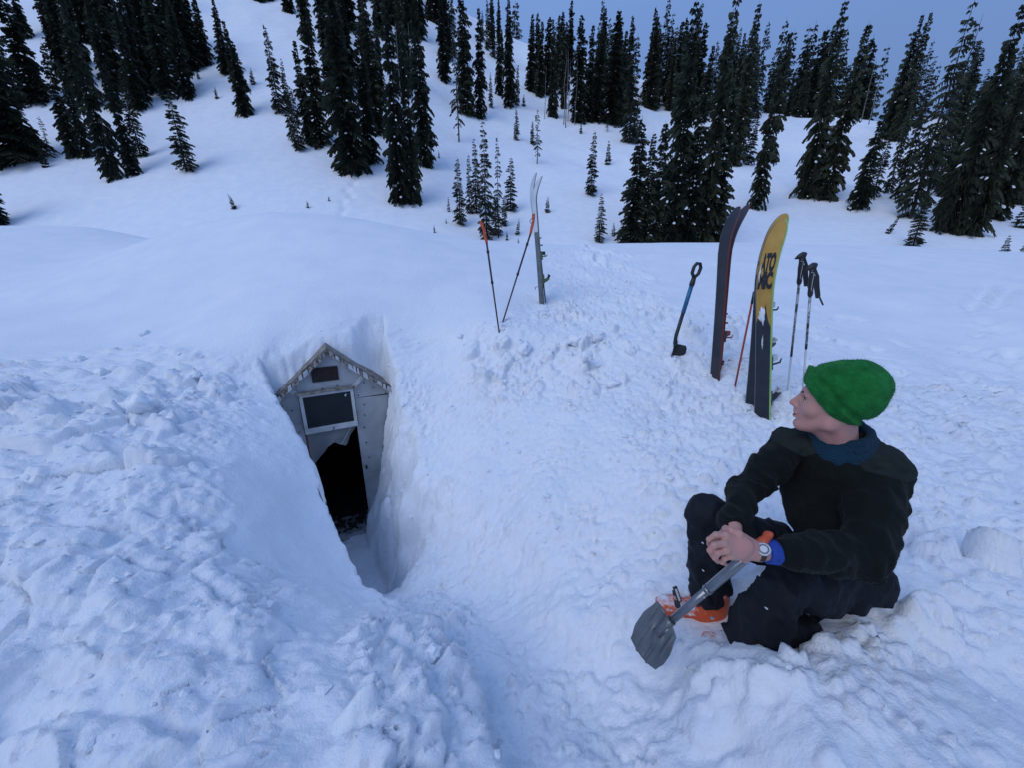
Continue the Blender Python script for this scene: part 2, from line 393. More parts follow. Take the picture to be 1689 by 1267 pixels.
left_zone = np.maximum(left_zone, smooth(560, 440, U_) * smooth(860, 960, V_) * (Y > 0))
rough_right = smooth(780, 1000, U_) * smooth(1000, 760, V_)
scoured = smooth(.5, 0, np.abs(st(X, Y)[1] - .9)) * smooth(2.6, 2.0, st(X, Y)[0])

NR = grid_normals(X, Y, Z)
pw = (X + .05 * perlin(X*5, Y*5, Z*5), Y + .05 * perlin(X*5+7, Y*5, Z*5), Z)
big = fbm(*pw, 1.5, 2); mid = fbm(*pw, 4.2, 2); bil = 1 - np.abs(fbm(*pw, 3.1, 3)) * 1.7; sm_ = fbm(*pw, 11, 3, .6); bil2 = 1 - np.abs(fbm(*pw, 8.5, 3, .55)) * 2
def worley(x, y, sc, seed):
    x, y = x * sc, y * sc; xi, yi = np.floor(x).astype(np.int64), np.floor(y).astype(np.int64)
    f1 = np.full(x.shape, 9.0); f2 = np.full(x.shape, 9.0); cid = np.zeros(x.shape, np.int64); cx = np.zeros(x.shape); cy = np.zeros(x.shape)
    tab = np.random.RandomState(seed).rand(256, 2)
    for dx in (-1, 0, 1):
        for dy in (-1, 0, 1):
            h = _perm[_perm[(xi + dx) & 255] + ((yi + dy) & 255)] & 255
            px, py = xi + dx + tab[h, 0], yi + dy + tab[h, 1]; d = np.hypot(x - px, y - py)
            n = d < f1
            f2 = np.where(n, f1, np.minimum(f2, d)); cid = np.where(n, h, cid); cx = np.where(n, px, cx); cy = np.where(n, py, cy); f1 = np.where(n, d, f1)
    return f1, f2, cid, (x - cx) / sc, (y - cy) / sc
tabr = np.random.RandomState(3).normal(size=(256, 4))
def slabs(sc, seed, amp, tilt, crack):
    wx = X + .07 * perlin(X*3.2, Y*3.2, X*0) + .02 * perlin(X*11, Y*11, X*0); wy = Y + .07 * perlin(X*3.2, Y*3.2, X*0 + 5) + .02 * perlin(X*11, Y*11, X*0 + 5)
    f1, f2, c, dx, dy = worley(wx * .8, wy * 1.15, sc, seed)
    e = smooth(0, .16, f2 - f1)
    return amp * (tabr[c, 0] * .6) * e + tilt * (tabr[c, 1] * dx + tabr[c, 2] * dy) * e - crack * (1 - e) * (tabr[c, 3] > -.2)
s1 = slabs(3.0, 11, .035, .16, .045); s2 = slabs(6.5, 12, .02, .16, .02); s3 = slabs(13., 13, .010, .15, .008)
def blocks(sc, seed, amp, prob, pw_=3.0):
    """broken blocks: one blocky lump per cell, each turned and tilted its own way, some cells empty"""
    wx = X + .035 * perlin(X*5, Y*5, X*0 + seed) + .010 * perlin(X*19, Y*19, X*0); wy = Y + .035 * perlin(X*5, Y*5, X*0 + 9 + seed) + .010 * perlin(X*19, Y*19, X*0 + 5)
    f1, f2, c, dx, dy = worley(wx, wy, sc, seed); rr_ = np.random.RandomState(seed + 100)
    an = rr_.rand(256) * 3.14; ra = rr_.uniform(.26, .56, 256) / sc; asp = rr_.uniform(.6, 1.0, 256); on = (rr_.rand(256) < prob); hh = rr_.uniform(.45, 1.15, 256); tx = rr_.normal(size=256) * .35; ty = rr_.normal(size=256) * .35
    ca, sa = np.cos(an[c]), np.sin(an[c]); p = (dx*ca + dy*sa) / ra[c]; q = (-dx*sa + dy*ca) / (ra[c] * asp[c])
    m = (np.abs(p) ** pw_ + np.abs(q) ** pw_) ** (1 / pw_)
    body = smooth(1.0, .72, m) * .8 + .2 * np.sqrt(np.maximum(1 - np.minimum(m, 1) ** 2, 0))
    return amp * on[c] * hh[c] * body * (1 + tx[c] * p + ty[c] * q) - amp * .10 * smooth(1.25, 1.0, m) * smooth(.9, 1.0, m) * on[c]
patch = smooth(-.25, .35, fbm(X, Y, X*0 + 2, 1.1, 2))
fine1 = fbm(*pw, 24, 2, .6); gr = 1 - np.abs(fbm(*pw, 17, 2, .6)) * 2.2
crumb = smooth(-.1, .5, fbm(X, Y, X*0 + 31, 2.6, 2))
b1 = blocks(3.4, 41, .10, .55); b2 = blocks(6.8, 42, .055, .6); b3 = blocks(12., 43, .030, .6); b4 = blocks(21., 44, .015, .6, 2.4)
pos = (Y > .2)
pile_l = smooth(470, 380, U_) * smooth(545, 590, V_) * smooth(760, 660, V_) * pos
deb_r = smooth(740, 800, U_) * smooth(1330, 1180, U_) * smooth(470, 545, V_) * smooth(720, 610, V_) * pos
back_r = smooth(860, 930, U_) * smooth(1180, 1060, U_) * smooth(400, 420, V_) * smooth(560, 500, V_) * pos
rim = smooth(1020, 1070, V_) * smooth(1040, 1100, U_) * smooth(1160, 1100, V_) * smooth(1480, 1400, U_) * pos
seat_r = smooth(1380, 1450, U_) * smooth(840, 910, V_) * smooth(1150, 1080, V_) * pos
big_r = b1 * 1.1 * seat_r
lip_c = smooth(520, 600, U_) * smooth(800, 745, U_) * smooth(980, 1040, V_) * pos
slope_c = smooth(590, 640, U_) * smooth(1120, 1040, U_) * smooth(580, 650, V_) * pos
flank = smooth(330, 420, U_) * smooth(640, 560, U_) * smooth(600, 660, V_) * smooth(960, 880, V_) * pos
fore_r = smooth(960, 1060, U_) * smooth(1090, 1150, V_) * pos
mid_r = smooth(1000, 1120, U_) * smooth(600, 660, V_) * smooth(1010, 900, V_) * pos
far_r = smooth(1280, 1360, U_) * smooth(900, 760, V_) * pos
calm = np.clip(.55 * flank + .45 * slope_c + .5 * fore_r + .5 * far_r, 0, .85)
clump = smooth(.0, .5, fbm(X, Y, X*0 + 8, 1.7, 2)) * .7 + .3
disp = R * (.034 * big + .018 * mid * (1 - calm) + .006 * sm_ * (1 - .6 * calm) + .0035 * fine1 * (.3 + crumb))
disp += left_zone * R * (1 - flank) * (s1 * (.35 + .65 * patch) * 1.35 + s2 * .8 * (1 - .6 * patch) + s3 * .7 + b1 * .22 + b2 * .2 * patch + b3 * .4 * crumb + b4 * .7 * (.3 + crumb))
disp += pile_l * R * (.35 + .65 * clump) * (b1 * .75 + b2 * .8 + b3 * .8 + b4 * .8)
disp += np.maximum(deb_r * clump, .75 * rim) * R * (b1 * 1.0 + b2 * 1.0 + b3 * .9 + b4 * .9)
disp += np.maximum(back_r * .7, np.maximum(mid_r * .95, seat_r * .8)) * R * (b2 * .7 * clump + b3 * .9 + b4 * .9 + .015 * bil)
disp += big_r * R
disp += lip_c * R * (b1 * .5 + b2 * .8 + b3 * .8 + b4 * .8)
disp += slope_c * R * ((b3 * .7 + b4 * 1.1) * (.35 + .65 * crumb) + .014 * bil * clump + .007 * gr + .004 * fine1)
disp += far_r * R * (.012 * bil * clump + b4 * .5 * crumb + .5 * s2 * patch)
disp += fore_r * R * (.7 * b1 * smooth(.2, .5, fbm(X, Y, X*0 + 55, 1.0, 2)) + b3 * .7 * crumb + b4 * .9 * crumb + .014 * bil + .004 * gr)
disp += (1 - R) * (.035 * perlin(X * .55 + 3, Y * .9, X * 0 + 6) + .012 * fbm(X*.6, Y*1.3, Z, 1.3, 2) + .0022 * fbm(X, Y, Z, 7, 2))
# shovel scrapes on the dug face to the right of the hut
s_, t_ = st(X, Y)
disp += scoured * R * .008 * (1 - np.abs(fbm(t_ * 1.0, s_ * 5.0, Z * 1.2, 2.4, 3)) * 2)
fade = np.where(np.hypot(X, Y) > 9, .6, 1)
X += NR[..., 0] * disp * fade; Y += NR[..., 1] * disp * fade; Z += NR[..., 2] * disp * fade

# tracks pressed into the snow: (pixel path, spacing, radius, depth, jitter)
def path_world(px, n):
    pts = []
    for (u, v, yy) in px: pts.append(PY(u, v, yy))
    pts = np.array(pts); tt = np.linspace(0, len(pts) - 1, n)
    return np.stack([np.interp(tt, np.arange(len(pts)), pts[:, k]) for k in (0, 1)], 1)
rng = np.random.RandomState(5)
def dent(cx, cy, rx_, ry_, ang, depth, rim=.25):
    rr = max(rx_, ry_) * 2.2; mk = (np.abs(X - cx) < rr) & (np.abs(Y - cy) < rr)
    if not mk.any(): return
    x, y = X[mk] - cx, Y[mk] - cy; ca, sa = math.cos(ang), math.sin(ang)
    q = np.sqrt(((x*ca + y*sa) / rx_)**2 + ((-x*sa + y*ca) / ry_)**2)
    Z[mk] += -depth * smooth(1.0, .55, q) + depth * rim * np.exp(-((q - 1.25) / .25)**2)
for k, (x, y) in enumerate(path_world([(1060,455,6.8),(1010,440,7.4),(980,420,8.6),(960,408,9.6)], 15)):
    dent(x + rng.normal()*.1, y + rng.normal()*.1, .10, .20, rng.rand()*.6, .07)
for k in range(2):
    for x, y in path_world([(1600 + 40*k,500,5.4),(1625 + 42*k,470,6.3),(1668 + 40*k,430,9.5)], 60):
        dent(x + rng.normal()*.015, y, .07, .12, 0, .025, .4)
for k in range(40):                                   # old foot holes on the right
    u, v = rng.uniform(1320, 1680), rng.uniform(500, 700)
    p = PY(u, v, np.interp(v, [500, 560, 680], [5.6, 4.5, 3.0])); dent(p[0], p[1], rng.uniform(.05, .11), rng.uniform(.09, .2), rng.rand()*3, rng.uniform(.012, .04))
# smooth block pressed beside the foreground edge, and boot hollow
HF = (X.copy(), Y.copy(), Z.copy())
ni, nj = X.shape; ids = np.arange(ni * nj).reshape(ni, nj)
F = np.stack([ids[:-1, :-1], ids[1:, :-1], ids[1:, 1:], ids[:-1, 1:]], -1).reshape(-1, 4)
vv = np.stack([X, Y, Z], -1).reshape(-1, 3); cen = vv[F].mean(1); s_, t_ = st(cen[:, 0], cen[:, 1])
hole = (np.abs(t_ + .02) < .60) & (s_ < .03) & (s_ > -1.6) & (cen[:, 2] < -.95 - np.abs(t_) * .87 - .04) & (cen[:, 2] > -3.8)
F = F[~hole]
ground = link('snow_ground', mesh_np('snow_ground', vv, F), M['snow']); ground['kind'] = 'structure'
ground['label'] = 'shovelled and wind-packed snow in the foreground'
print('ground faces', len(F))
GXYZ = (X.copy(), Y.copy(), Z.copy(), R.copy(), left_zone.copy(), rough_right.copy())
def ground_z(x, y):
    """height of the finished snow surface near (x, y)"""
    i, j = np.clip(np.searchsorted(gx, x), 2, ni-3), np.clip(np.searchsorted(gy, y), 2, nj-3)
    w_ = 14; a, b = slice(max(i-w_, 0), i+w_), slice(max(j-w_, 0), j+w_)
    d = np.hypot(X[a, b] - x, Y[a, b] - y); q = np.argsort(d.ravel())[:4]; return float(Z[a, b].ravel()[q].mean())

# ------------------------------------------------------------------ far hillside
RK = np.array([-1.6, -.5, -.2, -.054, .1, .266, .45, .627, .9, 1.3]); TK = np.array([.80, .70, .55, .44, .41, .375, .32, .30, .296, .30]); YK = np.array([85, 85, 82, 78, 75, 72, 64, 60, 56, 56.])
RF = np.linspace(-2, 2, 801); _kw = np.exp(-(np.linspace(-.5, .5, 201) / .16) ** 2); _kw /= _kw.sum()
TF = np.convolve(np.pad(np.interp(RF, RK, TK), 100, 'edge'), _kw, 'valid'); YF = np.convolve(np.pad(np.interp(RF, RK, YK), 100, 'edge'), _kw, 'valid')
def hill(x, y):
    r = x / np.maximum(y, 12.0)
    tk = np.interp(r, RF, TF); yt = np.interp(r, RF, YF)
    q = (y - 15) / (yt - 15); zt = tk * yt + .6
    g = np.where(q < 1, np.maximum(q, 0) ** 1.18, 1 + .28 * (1 - np.exp(-(q - 1) * 1.2)))
    z = -.6 + zt * g
    am = smooth(14, 40, y) * 1.0 + .25
    z = z + am * (.9 * perlin(x * .055, y * .07, x * 0 + 1) + .45 * perlin(x * .15, y * .17, x * 0 + 4) + .12 * perlin(x * .45, y * .45, x * 0))
    return z + .02 * perlin(x * 1.7, y * 1.7, x * 0)
hy = np.concatenate([np.linspace(12, 40, 150), np.linspace(40.25, 100, 190), np.geomspace(100.8, 420, 60)])
hr = np.linspace(-1.75, 1.75, 520)
HX, HY = np.meshgrid(hr, hy, indexing='ij'); HX = HX * HY
HZ = hill(HX, HY)
def hdent(cx, cy, r, depth):
    mk = (np.abs(HX - cx) < 3*r) & (np.abs(HY - cy) < 3*r); q = np.hypot(HX[mk] - cx, HY[mk] - cy) / r
    HZ[mk] += -depth * smooth(1.2, .3, q)
def hill_hit(u, v):
    """where the line of sight through a photo pixel meets the hillside"""
    d = ray(u, v); yy = np.linspace(14, 140, 2600); k = yy / d[1]
    zz = hill(d[0] * k, yy); below = np.nonzero(zz > d[2] * k)[0]
    i = below[0] if len(below) else len(yy) - 1
    return np.array([d[0] * k[i], yy[i], zz[i]])
for u, v in [(562,362),(563,352),(566,342),(570,332),(574,322),(576,312),(580,302),(586,292),(592,286)]:
    p = hill_hit(u, v); hdent(p[0] + .15 * math.sin(v), p[1], .22, .16)
a_, b_ = HX.shape; ids = np.arange(a_ * b_).reshape(a_, b_)
F = np.stack([ids[:-1, :-1], ids[1:, :-1], ids[1:, 1:], ids[:-1, 1:]], -1).reshape(-1, 4)
hillside = link('hillside', mesh_np('hillside', np.stack([HX, HY, HZ], -1).reshape(-1, 3), F), M['hill_snow']); hillside['kind'] = 'structure'
hillside['label'] = 'snow-covered hillside rising behind the camp'

# ------------------------------------------------------------------ loose clods of snow
def clod_mesh(seed, rough=.40, flat=.75, sub=3):
    import bmesh
    bm = bmesh.new(); bmesh.ops.create_icosphere(bm, subdivisions=sub, radius=1.0)
    co = np.array([v.co for v in bm.verts]); rr = np.random.RandomState(seed)
    for k in range(7):                                   # broken faces
        n = rr.normal(size=3); n /= np.linalg.norm(n); h = rr.uniform(.55, .85); d = co @ n; co = co - np.outer(np.maximum(d - h, 0) * .85, n)
    nz_ = fbm(co[:, 0] + seed * 3.1, co[:, 1], co[:, 2], 1.6, 4, .6); co = co * (1 + rough * nz_)[:, None] * np.array([1, rr.uniform(.7, 1), flat])
    for v, c in zip(bm.verts, co): v.co = c
    me = bpy.data.meshes.new('snow_clod'); bm.to_mesh(me); bm.free(); me.materials.append(M['clod_snow'])
    me.polygons.foreach_set('use_smooth', [True] * len(me.polygons)); return me
CL = [clod_mesh(s_) for s_ in range(6)]
gX, gY, gZ, gR, gL, gRR = GXYZ
def ground_at_pixel(u, v):
    U2, V2 = proj(gX, gY, gZ); w_ = np.where(gY > .3, np.hypot(U2 - u, V2 - v), 1e9)
    # nearest surface along the line of sight
    near = w_ < max(3.0, w_.min() * 1.5); dd = np.where(near, gX**2 + gY**2, 1e9); i = np.unravel_index(np.argmin(dd), dd.shape); return np.array([gX[i], gY[i], gZ[i]])
for k, (u, v, px, lab) in enumerate([(237, 665, 24, 'round snow block lying alone on the left bank'), (236, 548, 9, 'snow lump crowning the pile on the left bank'), (128, 592, 11, 'snow lump at the far left of the debris'), (170, 612, 11, 'snow lump left of the round block, up-slope'), (325, 615, 10, 'snow lump right of the round block near the trench'),
      (862, 577, 17, 'large snow block in the debris below the orange-gripped poles'), (945, 560, 14, 'snow block right of the large one in the debris'), (985, 553, 17, 'snow block at the middle of the debris row'), (1042, 578, 14, 'snow block at the right end of the debris row'), (970, 585, 13, 'snow block just below the debris row'), (1012, 632, 12, 'snow block down-slope of the debris row'), (757, 553, 8, 'small snow lump below the upright orange-gripped pole'),
      (712, 1078, 15, 'snow lump on the lip of the trench in the foreground'), (1312, 1062, 11, 'snow lump on the rim before the seated person'), (1305, 1098, 9, 'small snow lump under the rim before the seated person')]):
    p = ground_at_pixel(u, v); dep = p[1] * CP - p[2] * SP; r_ = px * dep / FPX
    o = link('snow_clod', CL[k % 6]); o.location = V3(p + np.array([0, 0, r_ * .08])); o.scale = (r_, r_ * .9, r_ * (.9 if px < 26 else .55)); rk = random.Random(k); o.rotation_euler = (rk.uniform(-.4, .4), rk.uniform(-.4, .4), rk.uniform(0, 6))
    tag(o, lab, 'snow clod', 'loose snow clods')
# the countless small ones
CLs = [clod_mesh(50 + s_, .55, .75, 1) for s_ in range(5)]
base_v = [np.array([v.co for v in m.vertices]) for m in CLs]; base_f = [np.array([p.vertices for p in m.polygons]) for m in CLs]
rng = np.random.RandomState(77); U2, V2 = proj(gX, gY, gZ); inview = (gY > .5) & (U2 > -60) & (U2 < 1750) & (V2 < 1330) & (V2 > 430) & (gR > .5) & ~((U2 > 360) & (U2 < 620) & (V2 > 620) & (V2 < 950))
cl2 = smooth(.05, .55, fbm(gX, gY, gX*0 + 8, 1.7, 2)); wgt = inview * (.15 + 1.6 * gRR * cl2 + .5 * gL * .6 + .35 * cl2)
area = np.abs(np.gradient(gX, axis=0) * np.gradient(gY, axis=1)); wgt = wgt * area; wgt = wgt / wgt.sum()
BASES = [(1178,622),(1256,690),(1241,664),(893,508),(822,538),(831,525),(1296,672),(1324,645),(1217,614),(1113,585)]
for bu_v in BASES:
    mk = inview & (np.hypot(U2 - bu_v[0], (V2 - bu_v[1]) * 1.6) < 26); wgt[mk] += .012 / max(mk.sum(), 1)
wgt = wgt / wgt.sum()
pick = rng.choice(wgt.size, 2200, p=wgt.ravel()); VV = []; FF = []; off = 0
for k, i in enumerate(pick):
    q = k % 5; r_ = .007 + .030 * rng.rand() ** 3.5; a_ = rng.rand() * 6.28; c, s_ = math.cos(a_), math.sin(a_)
    b_ = base_v[q] * np.array([1, 1, .85]); b_ = np.stack([b_[:, 0]*c - b_[:, 1]*s_, b_[:, 0]*s_ + b_[:, 1]*c, b_[:, 2]], 1) * r_ + np.array([gX.flat[i], gY.flat[i], gZ.flat[i] - r_ * .05]); VV.append(b_); FF.append(base_f[q] + off); off += len(b_)
deb = link('snow_debris', mesh_np('snow_debris', np.concatenate(VV), np.concatenate(FF), False), M['snow']); deb['kind'] = 'stuff'; tag(deb, 'countless small crumbs of snow strewn over the shovelled ground', 'snow')
# ------------------------------------------------------------------ hut dug out of the snow
M['hut_metal'] = mat('hut_metal', (0.46, 0.475, 0.485), .5, .1, (3.5, (0.32, 0.33, 0.335)), (14, .25, .01))
M['hut_white'] = mat('hut_white', (0.62, 0.64, 0.65), .55, 0, (9, (0.46, 0.47, 0.47)), (60, .3, .004))
M['old_wood'] = mat('old_wood', (0.12, 0.10, 0.08), .85, 0, (18, (0.30, 0.28, 0.25)), (50, .5, .006))
M['bark_bits'] = mat('bark_bits', (0.10, 0.085, 0.07), .9, 0, (40, (0.42, 0.40, 0.37)), (60, .6, .006))
M['dark_board'] = mat('dark_board', (0.022, 0.012, 0.012), .8, 0, (20, .4))
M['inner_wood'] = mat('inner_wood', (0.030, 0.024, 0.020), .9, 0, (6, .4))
M['dirty_shaded_snow'] = mat('dirty_shaded_snow', (0.42, 0.44, 0.46), .8, 0, (11, (0.14, 0.14, 0.14), (.4, .7)), (60, .5, .01))  # trodden dirt, plus the shade of the deep trench floor painted into the grey
M['rivet'] = mat('rivet', (0.05, 0.05, 0.05), .5, .6)
M['red_post'] = mat('red_post', (0.16, 0.06, 0.045), .8, 0, (20, .4), (40, .4, .004))
g = bpy.data.materials.new('glass'); g.use_nodes = True; gb = g.node_tree.nodes['Principled BSDF']
gb.inputs['Base Color'].default_value = (.02, .025, .03, 1); gb.inputs['Roughness'].default_value = .12; gb.inputs['Alpha'].default_value = .8; gb.inputs['Specular IOR Level'].default_value = .35
M['glass'] = g
pl = bpy.data.materials.new('plastic_sheet'); pl.use_nodes = True; nt = pl.node_tree; gb = nt.nodes['Principled BSDF']
gb.inputs['Base Color'].default_value = (.32, .34, .34, 1); gb.inputs['Roughness'].default_value = .35; gb.inputs['Alpha'].default_value = .62
M['plastic_sheet'] = pl

hut_o = empty('hut', 'small weathered grey metal hut front with peaked roof, dug out of deep snow', 'hut', hut(0, 0, -3.33))
HO3 = np.array(hut_o.location)
def hb(m, name, material, parent=None, **kw):
    """build hut geometry relative to the hut's base"""
    o = m.build(name, material, None, **kw); o.data.transform(Matrix.Translation(-Vector(HO3)))
    o.parent = parent or hut_o; return o
APX, SLOPE = -.93, .87
def roof_z(t): return APX - abs(t) * SLOPE
UP = np.array([0, 0, 1.0])
def sheet(name, poly, s=0.0, th=.012, material='hut_metal'):
    m = MB(); m.prism([hut(t, s, z) for t, z in poly], -HN * th); return hb(m, name, M[material])
G = .003
# wall sheets of the front (each its own metal panel with a seam between)
sheet('wall_panel', [(-.64, -3.33), (-.34 - G, -3.33), (-.34 - G, -1.72), (-.64, -1.76)])
sheet('wall_panel', [(-.64, -1.757), (-.34 - G, -1.717), (-.34 - G, roof_z(.34)), (-.64, roof_z(.64))])
sheet('wall_panel', [(.21 + G, -3.33), (.70, -3.33), (.70, -2.52), (.21 + G, -2.50)])
sheet('wall_panel', [(.21 + G, -2.497), (.70, -2.517), (.70, roof_z(.70)), (.66, -1.55), (.21 + G, -1.53)])
sheet('wall_panel', [(.21 + G, -1.527), (.64, -1.53), (.36, roof_z(.36)), (.21 + G, -1.37)])
sheet('gable_panel', [(-.34, -1.375), (.21, -1.375), (.35, roof_z(.35)), (0, APX), (-.34, roof_z(.34))], s=.003)
# corner straps folded between gable sheet and side sheets
for a, b in [((.215, -1.39), (.345, roof_z(.345) - .01)), ((-.345, -1.39), (-.43, roof_z(.43) - .01))]:
    pa, pb = np.array(a), np.array(b); d = (pb - pa) / np.linalg.norm(pb - pa); n2 = np.array([-d[1], d[0]]) * .022
    sheet('seam_strap', [pa - n2, pa + n2, pb + n2, pb - n2], s=.016, th=.010, material='hut_white')
rv = MB()
for t, z in [(-.60,-1.55),(-.50,-1.50),(-.42,-1.56),(-.45,-1.68),(-.39,-1.82),(-.40,-1.95),(-.55,-1.66),(.25,-1.50),(.30,-1.62),(.29,-1.75),(.42,-1.43),(.33,-1.35),(.55,-1.52),(.27,-1.9),(.27,-2.1),(.28,-2.3),(.6,-1.75),(.5,-1.9),(.45,-2.2),(-.1,-1.36),(.05,-1.35)]:
    c = hut(t, .014, z); rv.tube([c - HN * .01, c + HN * .004], .007, 6)
hb(rv, 'rivets', M['rivet'])['kind'] = 'stuff'
# roof: two slabs running back under the snow, edged with flaking battens
for sg in (-1, 1):
    a = hut(0, .05, APX + .012); b = hut(sg * .80, .05, APX - .80 * SLOPE + .012)
    m = MB(); m.prism([a, b, b + UP * .02, a + UP * .02], -HN * 2.2); rp = hb(m, 'roof_slab', M['old_wood'])
    m = MB(); m.prism([a - UP * .052, b - UP * .052, b - UP * .002, a - UP * .002], -HN * .022); fas = hb(m, 'gable_board', M['old_wood'])
    rr = random.Random(4 + sg); q = .02
    for k in range(17):
        w = rr.uniform(.022, .055); t0, t1 = q, q + w; q += w + rr.uniform(.0, .012)
        if t1 > .78: break
        lo = rr.uniform(.038, .062); hi = rr.uniform(-.002, .014)
        pts = [(t0, -lo), (t1, -lo + rr.uniform(-.008, .008)), (t1 - rr.uniform(0, .008), hi), (t0 + rr.uniform(0, .008), hi - rr.uniform(0, .006))]
        m = MB(); m.prism([hut(sg * t, .052 + rr.uniform(0, .01), roof_z(t) + .005 + z) for t, z in pts], HN * rr.uniform(.006, .014)); hb(m, 'shingle', M['bark_bits' if rr.random() < .65 else 'hut_white'])
# vent board in the gable
m = MB(); m.prism([hut(t, .005, z) for t, z in [(-.182, -1.275), (.079, -1.275), (.082, -1.118), (-.180, -1.118)]], HN * .012); hb(m, 'vent_board', M['dark_board'])
# window sash hung above the doorway
win = MB(); T0, T1, Z0, Z1, S0 = -.335, .205, -1.85, -1.395, .02
def bar(m, t0, t1, z0, z1, s0=S0, s1=S0 + .03): m.prism([hut(t0, s0, z0), hut(t1, s0, z0), hut(t1, s0, z1), hut(t0, s0, z1)], HN * (s1 - s0))
bar(win, T0, T1, Z0, Z0 + .062); bar(win, T0, T1, Z1 - .028, Z1); bar(win, T0, T0 + .034, Z0 + .062, Z1 - .028); bar(win, T1 - .034, T1, Z0 + .062, Z1 - .028)
wo = hb(win, 'window', M['hut_white'], bevel=.003)
m = MB(); m.prism([hut(t, S0 + .008, z) for t, z in [(T0 + .03, Z0 + .06), (T1 - .03, Z0 + .06), (T1 - .03, Z1 - .025), (T0 + .03, Z1 - .025)]], HN * .006); hb(m, 'pane', M['glass'], wo)
m = MB(); m.prism([hut(t, S0, z) for t, z in [(T0 - .03, Z1 + .004), (T1 + .02, Z1 + .004), (T1 + .02, Z1 + .024), (T0 - .03, Z1 + .024)]], HN * .05); hb(m, 'drip_rail', M['old_wood'], wo)
m = MB(); c = hut(-.055, S0 + .04, Z0 + .03); m.tube([c + HT * .012 + UP * .014, c - HT * .004 - UP * .02], .005, 6); hb(m, 'latch', M['rivet'], wo)
m = MB(); m.prism([hut(t, S0 + .016, z) for t, z in [(.105, -1.465), (.128, -1.445), (.132, -1.455), (.118, -1.482)]], HN * .002); hb(m, 'sticker', M['hut_white'], wo)
# doorway
m = MB(); m.prism([hut(-.345, -.05, -3.33), hut(-.29, -.05, -3.33), hut(-.29, -.05, -1.86), hut(-.345, -.05, -1.86)], HN * .045); hb(m, 'door_post', M['red_post'])
m = MB(); m.prism([hut(.195, -.05, -3.33), hut(.222, -.05, -3.33), hut(.222, -.05, -1.86), hut(.195, -.05, -1.86)], HN * .048); hb(m, 'door_post', M['hut_metal'])
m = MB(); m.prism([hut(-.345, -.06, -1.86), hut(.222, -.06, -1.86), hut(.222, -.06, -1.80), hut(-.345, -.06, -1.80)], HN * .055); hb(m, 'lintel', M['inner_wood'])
c = hut(.235, .012, -2.42); m = MB(); m.box(c, (HT, HN, UP), (.012, .012, .02)); hb(m, 'door_latch', M['rivet'])
# torn plastic sheet hanging under the window
nu, nv = 26, 14; vs = []
for i in range(nu):
    a = i / (nu - 1); t = -.325 + .50 * a
    drop = np.interp(a, [0, .15, .35, .55, .70, .78, .88, 1.0], [.42, .30, .18, .15, .20, .24, .10, .015])
    for j in range(nv):
        b = j / (nv - 1); w = .018 * math.sin(9 * a + 5 * b) * b + .03 * b * math.sin(3 * a + 1)
        vs.append(hut(t + .02 * b * math.sin(7 * a), .012 + w + .05 * b * (1 - abs(2 * a - 1.3)), Z0 + .005 - drop * b))
fs = [(i*nv+j, (i+1)*nv+j, (i+1)*nv+j+1, i*nv+j+1) for i in range(nu-1) for j in range(nv-1)]
m = MB(); m.add(vs, fs); hb(m, 'plastic_flap', M['plastic_sheet'], smooth_shade=True)
m = MB(); m.tube([hut(-.08, .03, Z0 - .14), hut(-.03, .045, Z0 - .17), hut(0.0, .06, Z0 - .185), hut(.05, .045, Z0 - .12), hut(.10, .03, Z0 - .05), hut(.13, .025, Z0 - .0)], .0035, 6); hb(m, 'flap_fold', M['hut_white'])
# inside: plank walls, floor and drifted snow
for sg in (-1, 1):
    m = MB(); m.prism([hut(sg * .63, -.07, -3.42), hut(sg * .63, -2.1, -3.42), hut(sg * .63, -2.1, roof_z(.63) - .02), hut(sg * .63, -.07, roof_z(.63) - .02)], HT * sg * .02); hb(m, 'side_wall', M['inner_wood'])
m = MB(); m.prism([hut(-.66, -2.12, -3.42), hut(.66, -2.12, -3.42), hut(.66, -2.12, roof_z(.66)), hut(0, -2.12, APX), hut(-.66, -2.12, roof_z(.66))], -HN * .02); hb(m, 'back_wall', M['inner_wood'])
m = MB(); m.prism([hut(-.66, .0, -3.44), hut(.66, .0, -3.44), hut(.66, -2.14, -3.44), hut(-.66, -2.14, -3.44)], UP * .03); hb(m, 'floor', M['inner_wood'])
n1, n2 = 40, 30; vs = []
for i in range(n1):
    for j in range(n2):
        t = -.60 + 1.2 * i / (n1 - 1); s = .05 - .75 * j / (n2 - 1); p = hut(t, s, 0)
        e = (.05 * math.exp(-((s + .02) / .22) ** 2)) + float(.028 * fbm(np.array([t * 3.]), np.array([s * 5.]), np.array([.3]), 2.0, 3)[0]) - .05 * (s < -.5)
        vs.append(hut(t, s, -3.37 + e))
m = MB(); m.add(vs, [(i*n2+j, i*n2+j+1, (i+1)*n2+j+1, (i+1)*n2+j) for i in range(n1-1) for j in range(n2-1)]); hb(m, 'floor_drift', M['dirty_shaded_snow'], smooth_shade=True)
rr = random.Random(8)
m = MB()
for k in range(60):
    t, s = rr.uniform(-.28, .2), rr.uniform(-.6, -.12); c = hut(t, s, -3.325 + rr.uniform(-.01, .015)); an = rr.uniform(0, 3.1)
    ax = HT * math.cos(an) + HN * math.sin(an); m.box(c, (ax, np.cross(UP, ax), UP), (rr.uniform(.015, .05), rr.uniform(.006, .02), rr.uniform(.004, .012)))
hb(m, 'floor_litter', M['inner_wood'])['kind'] = 'stuff'
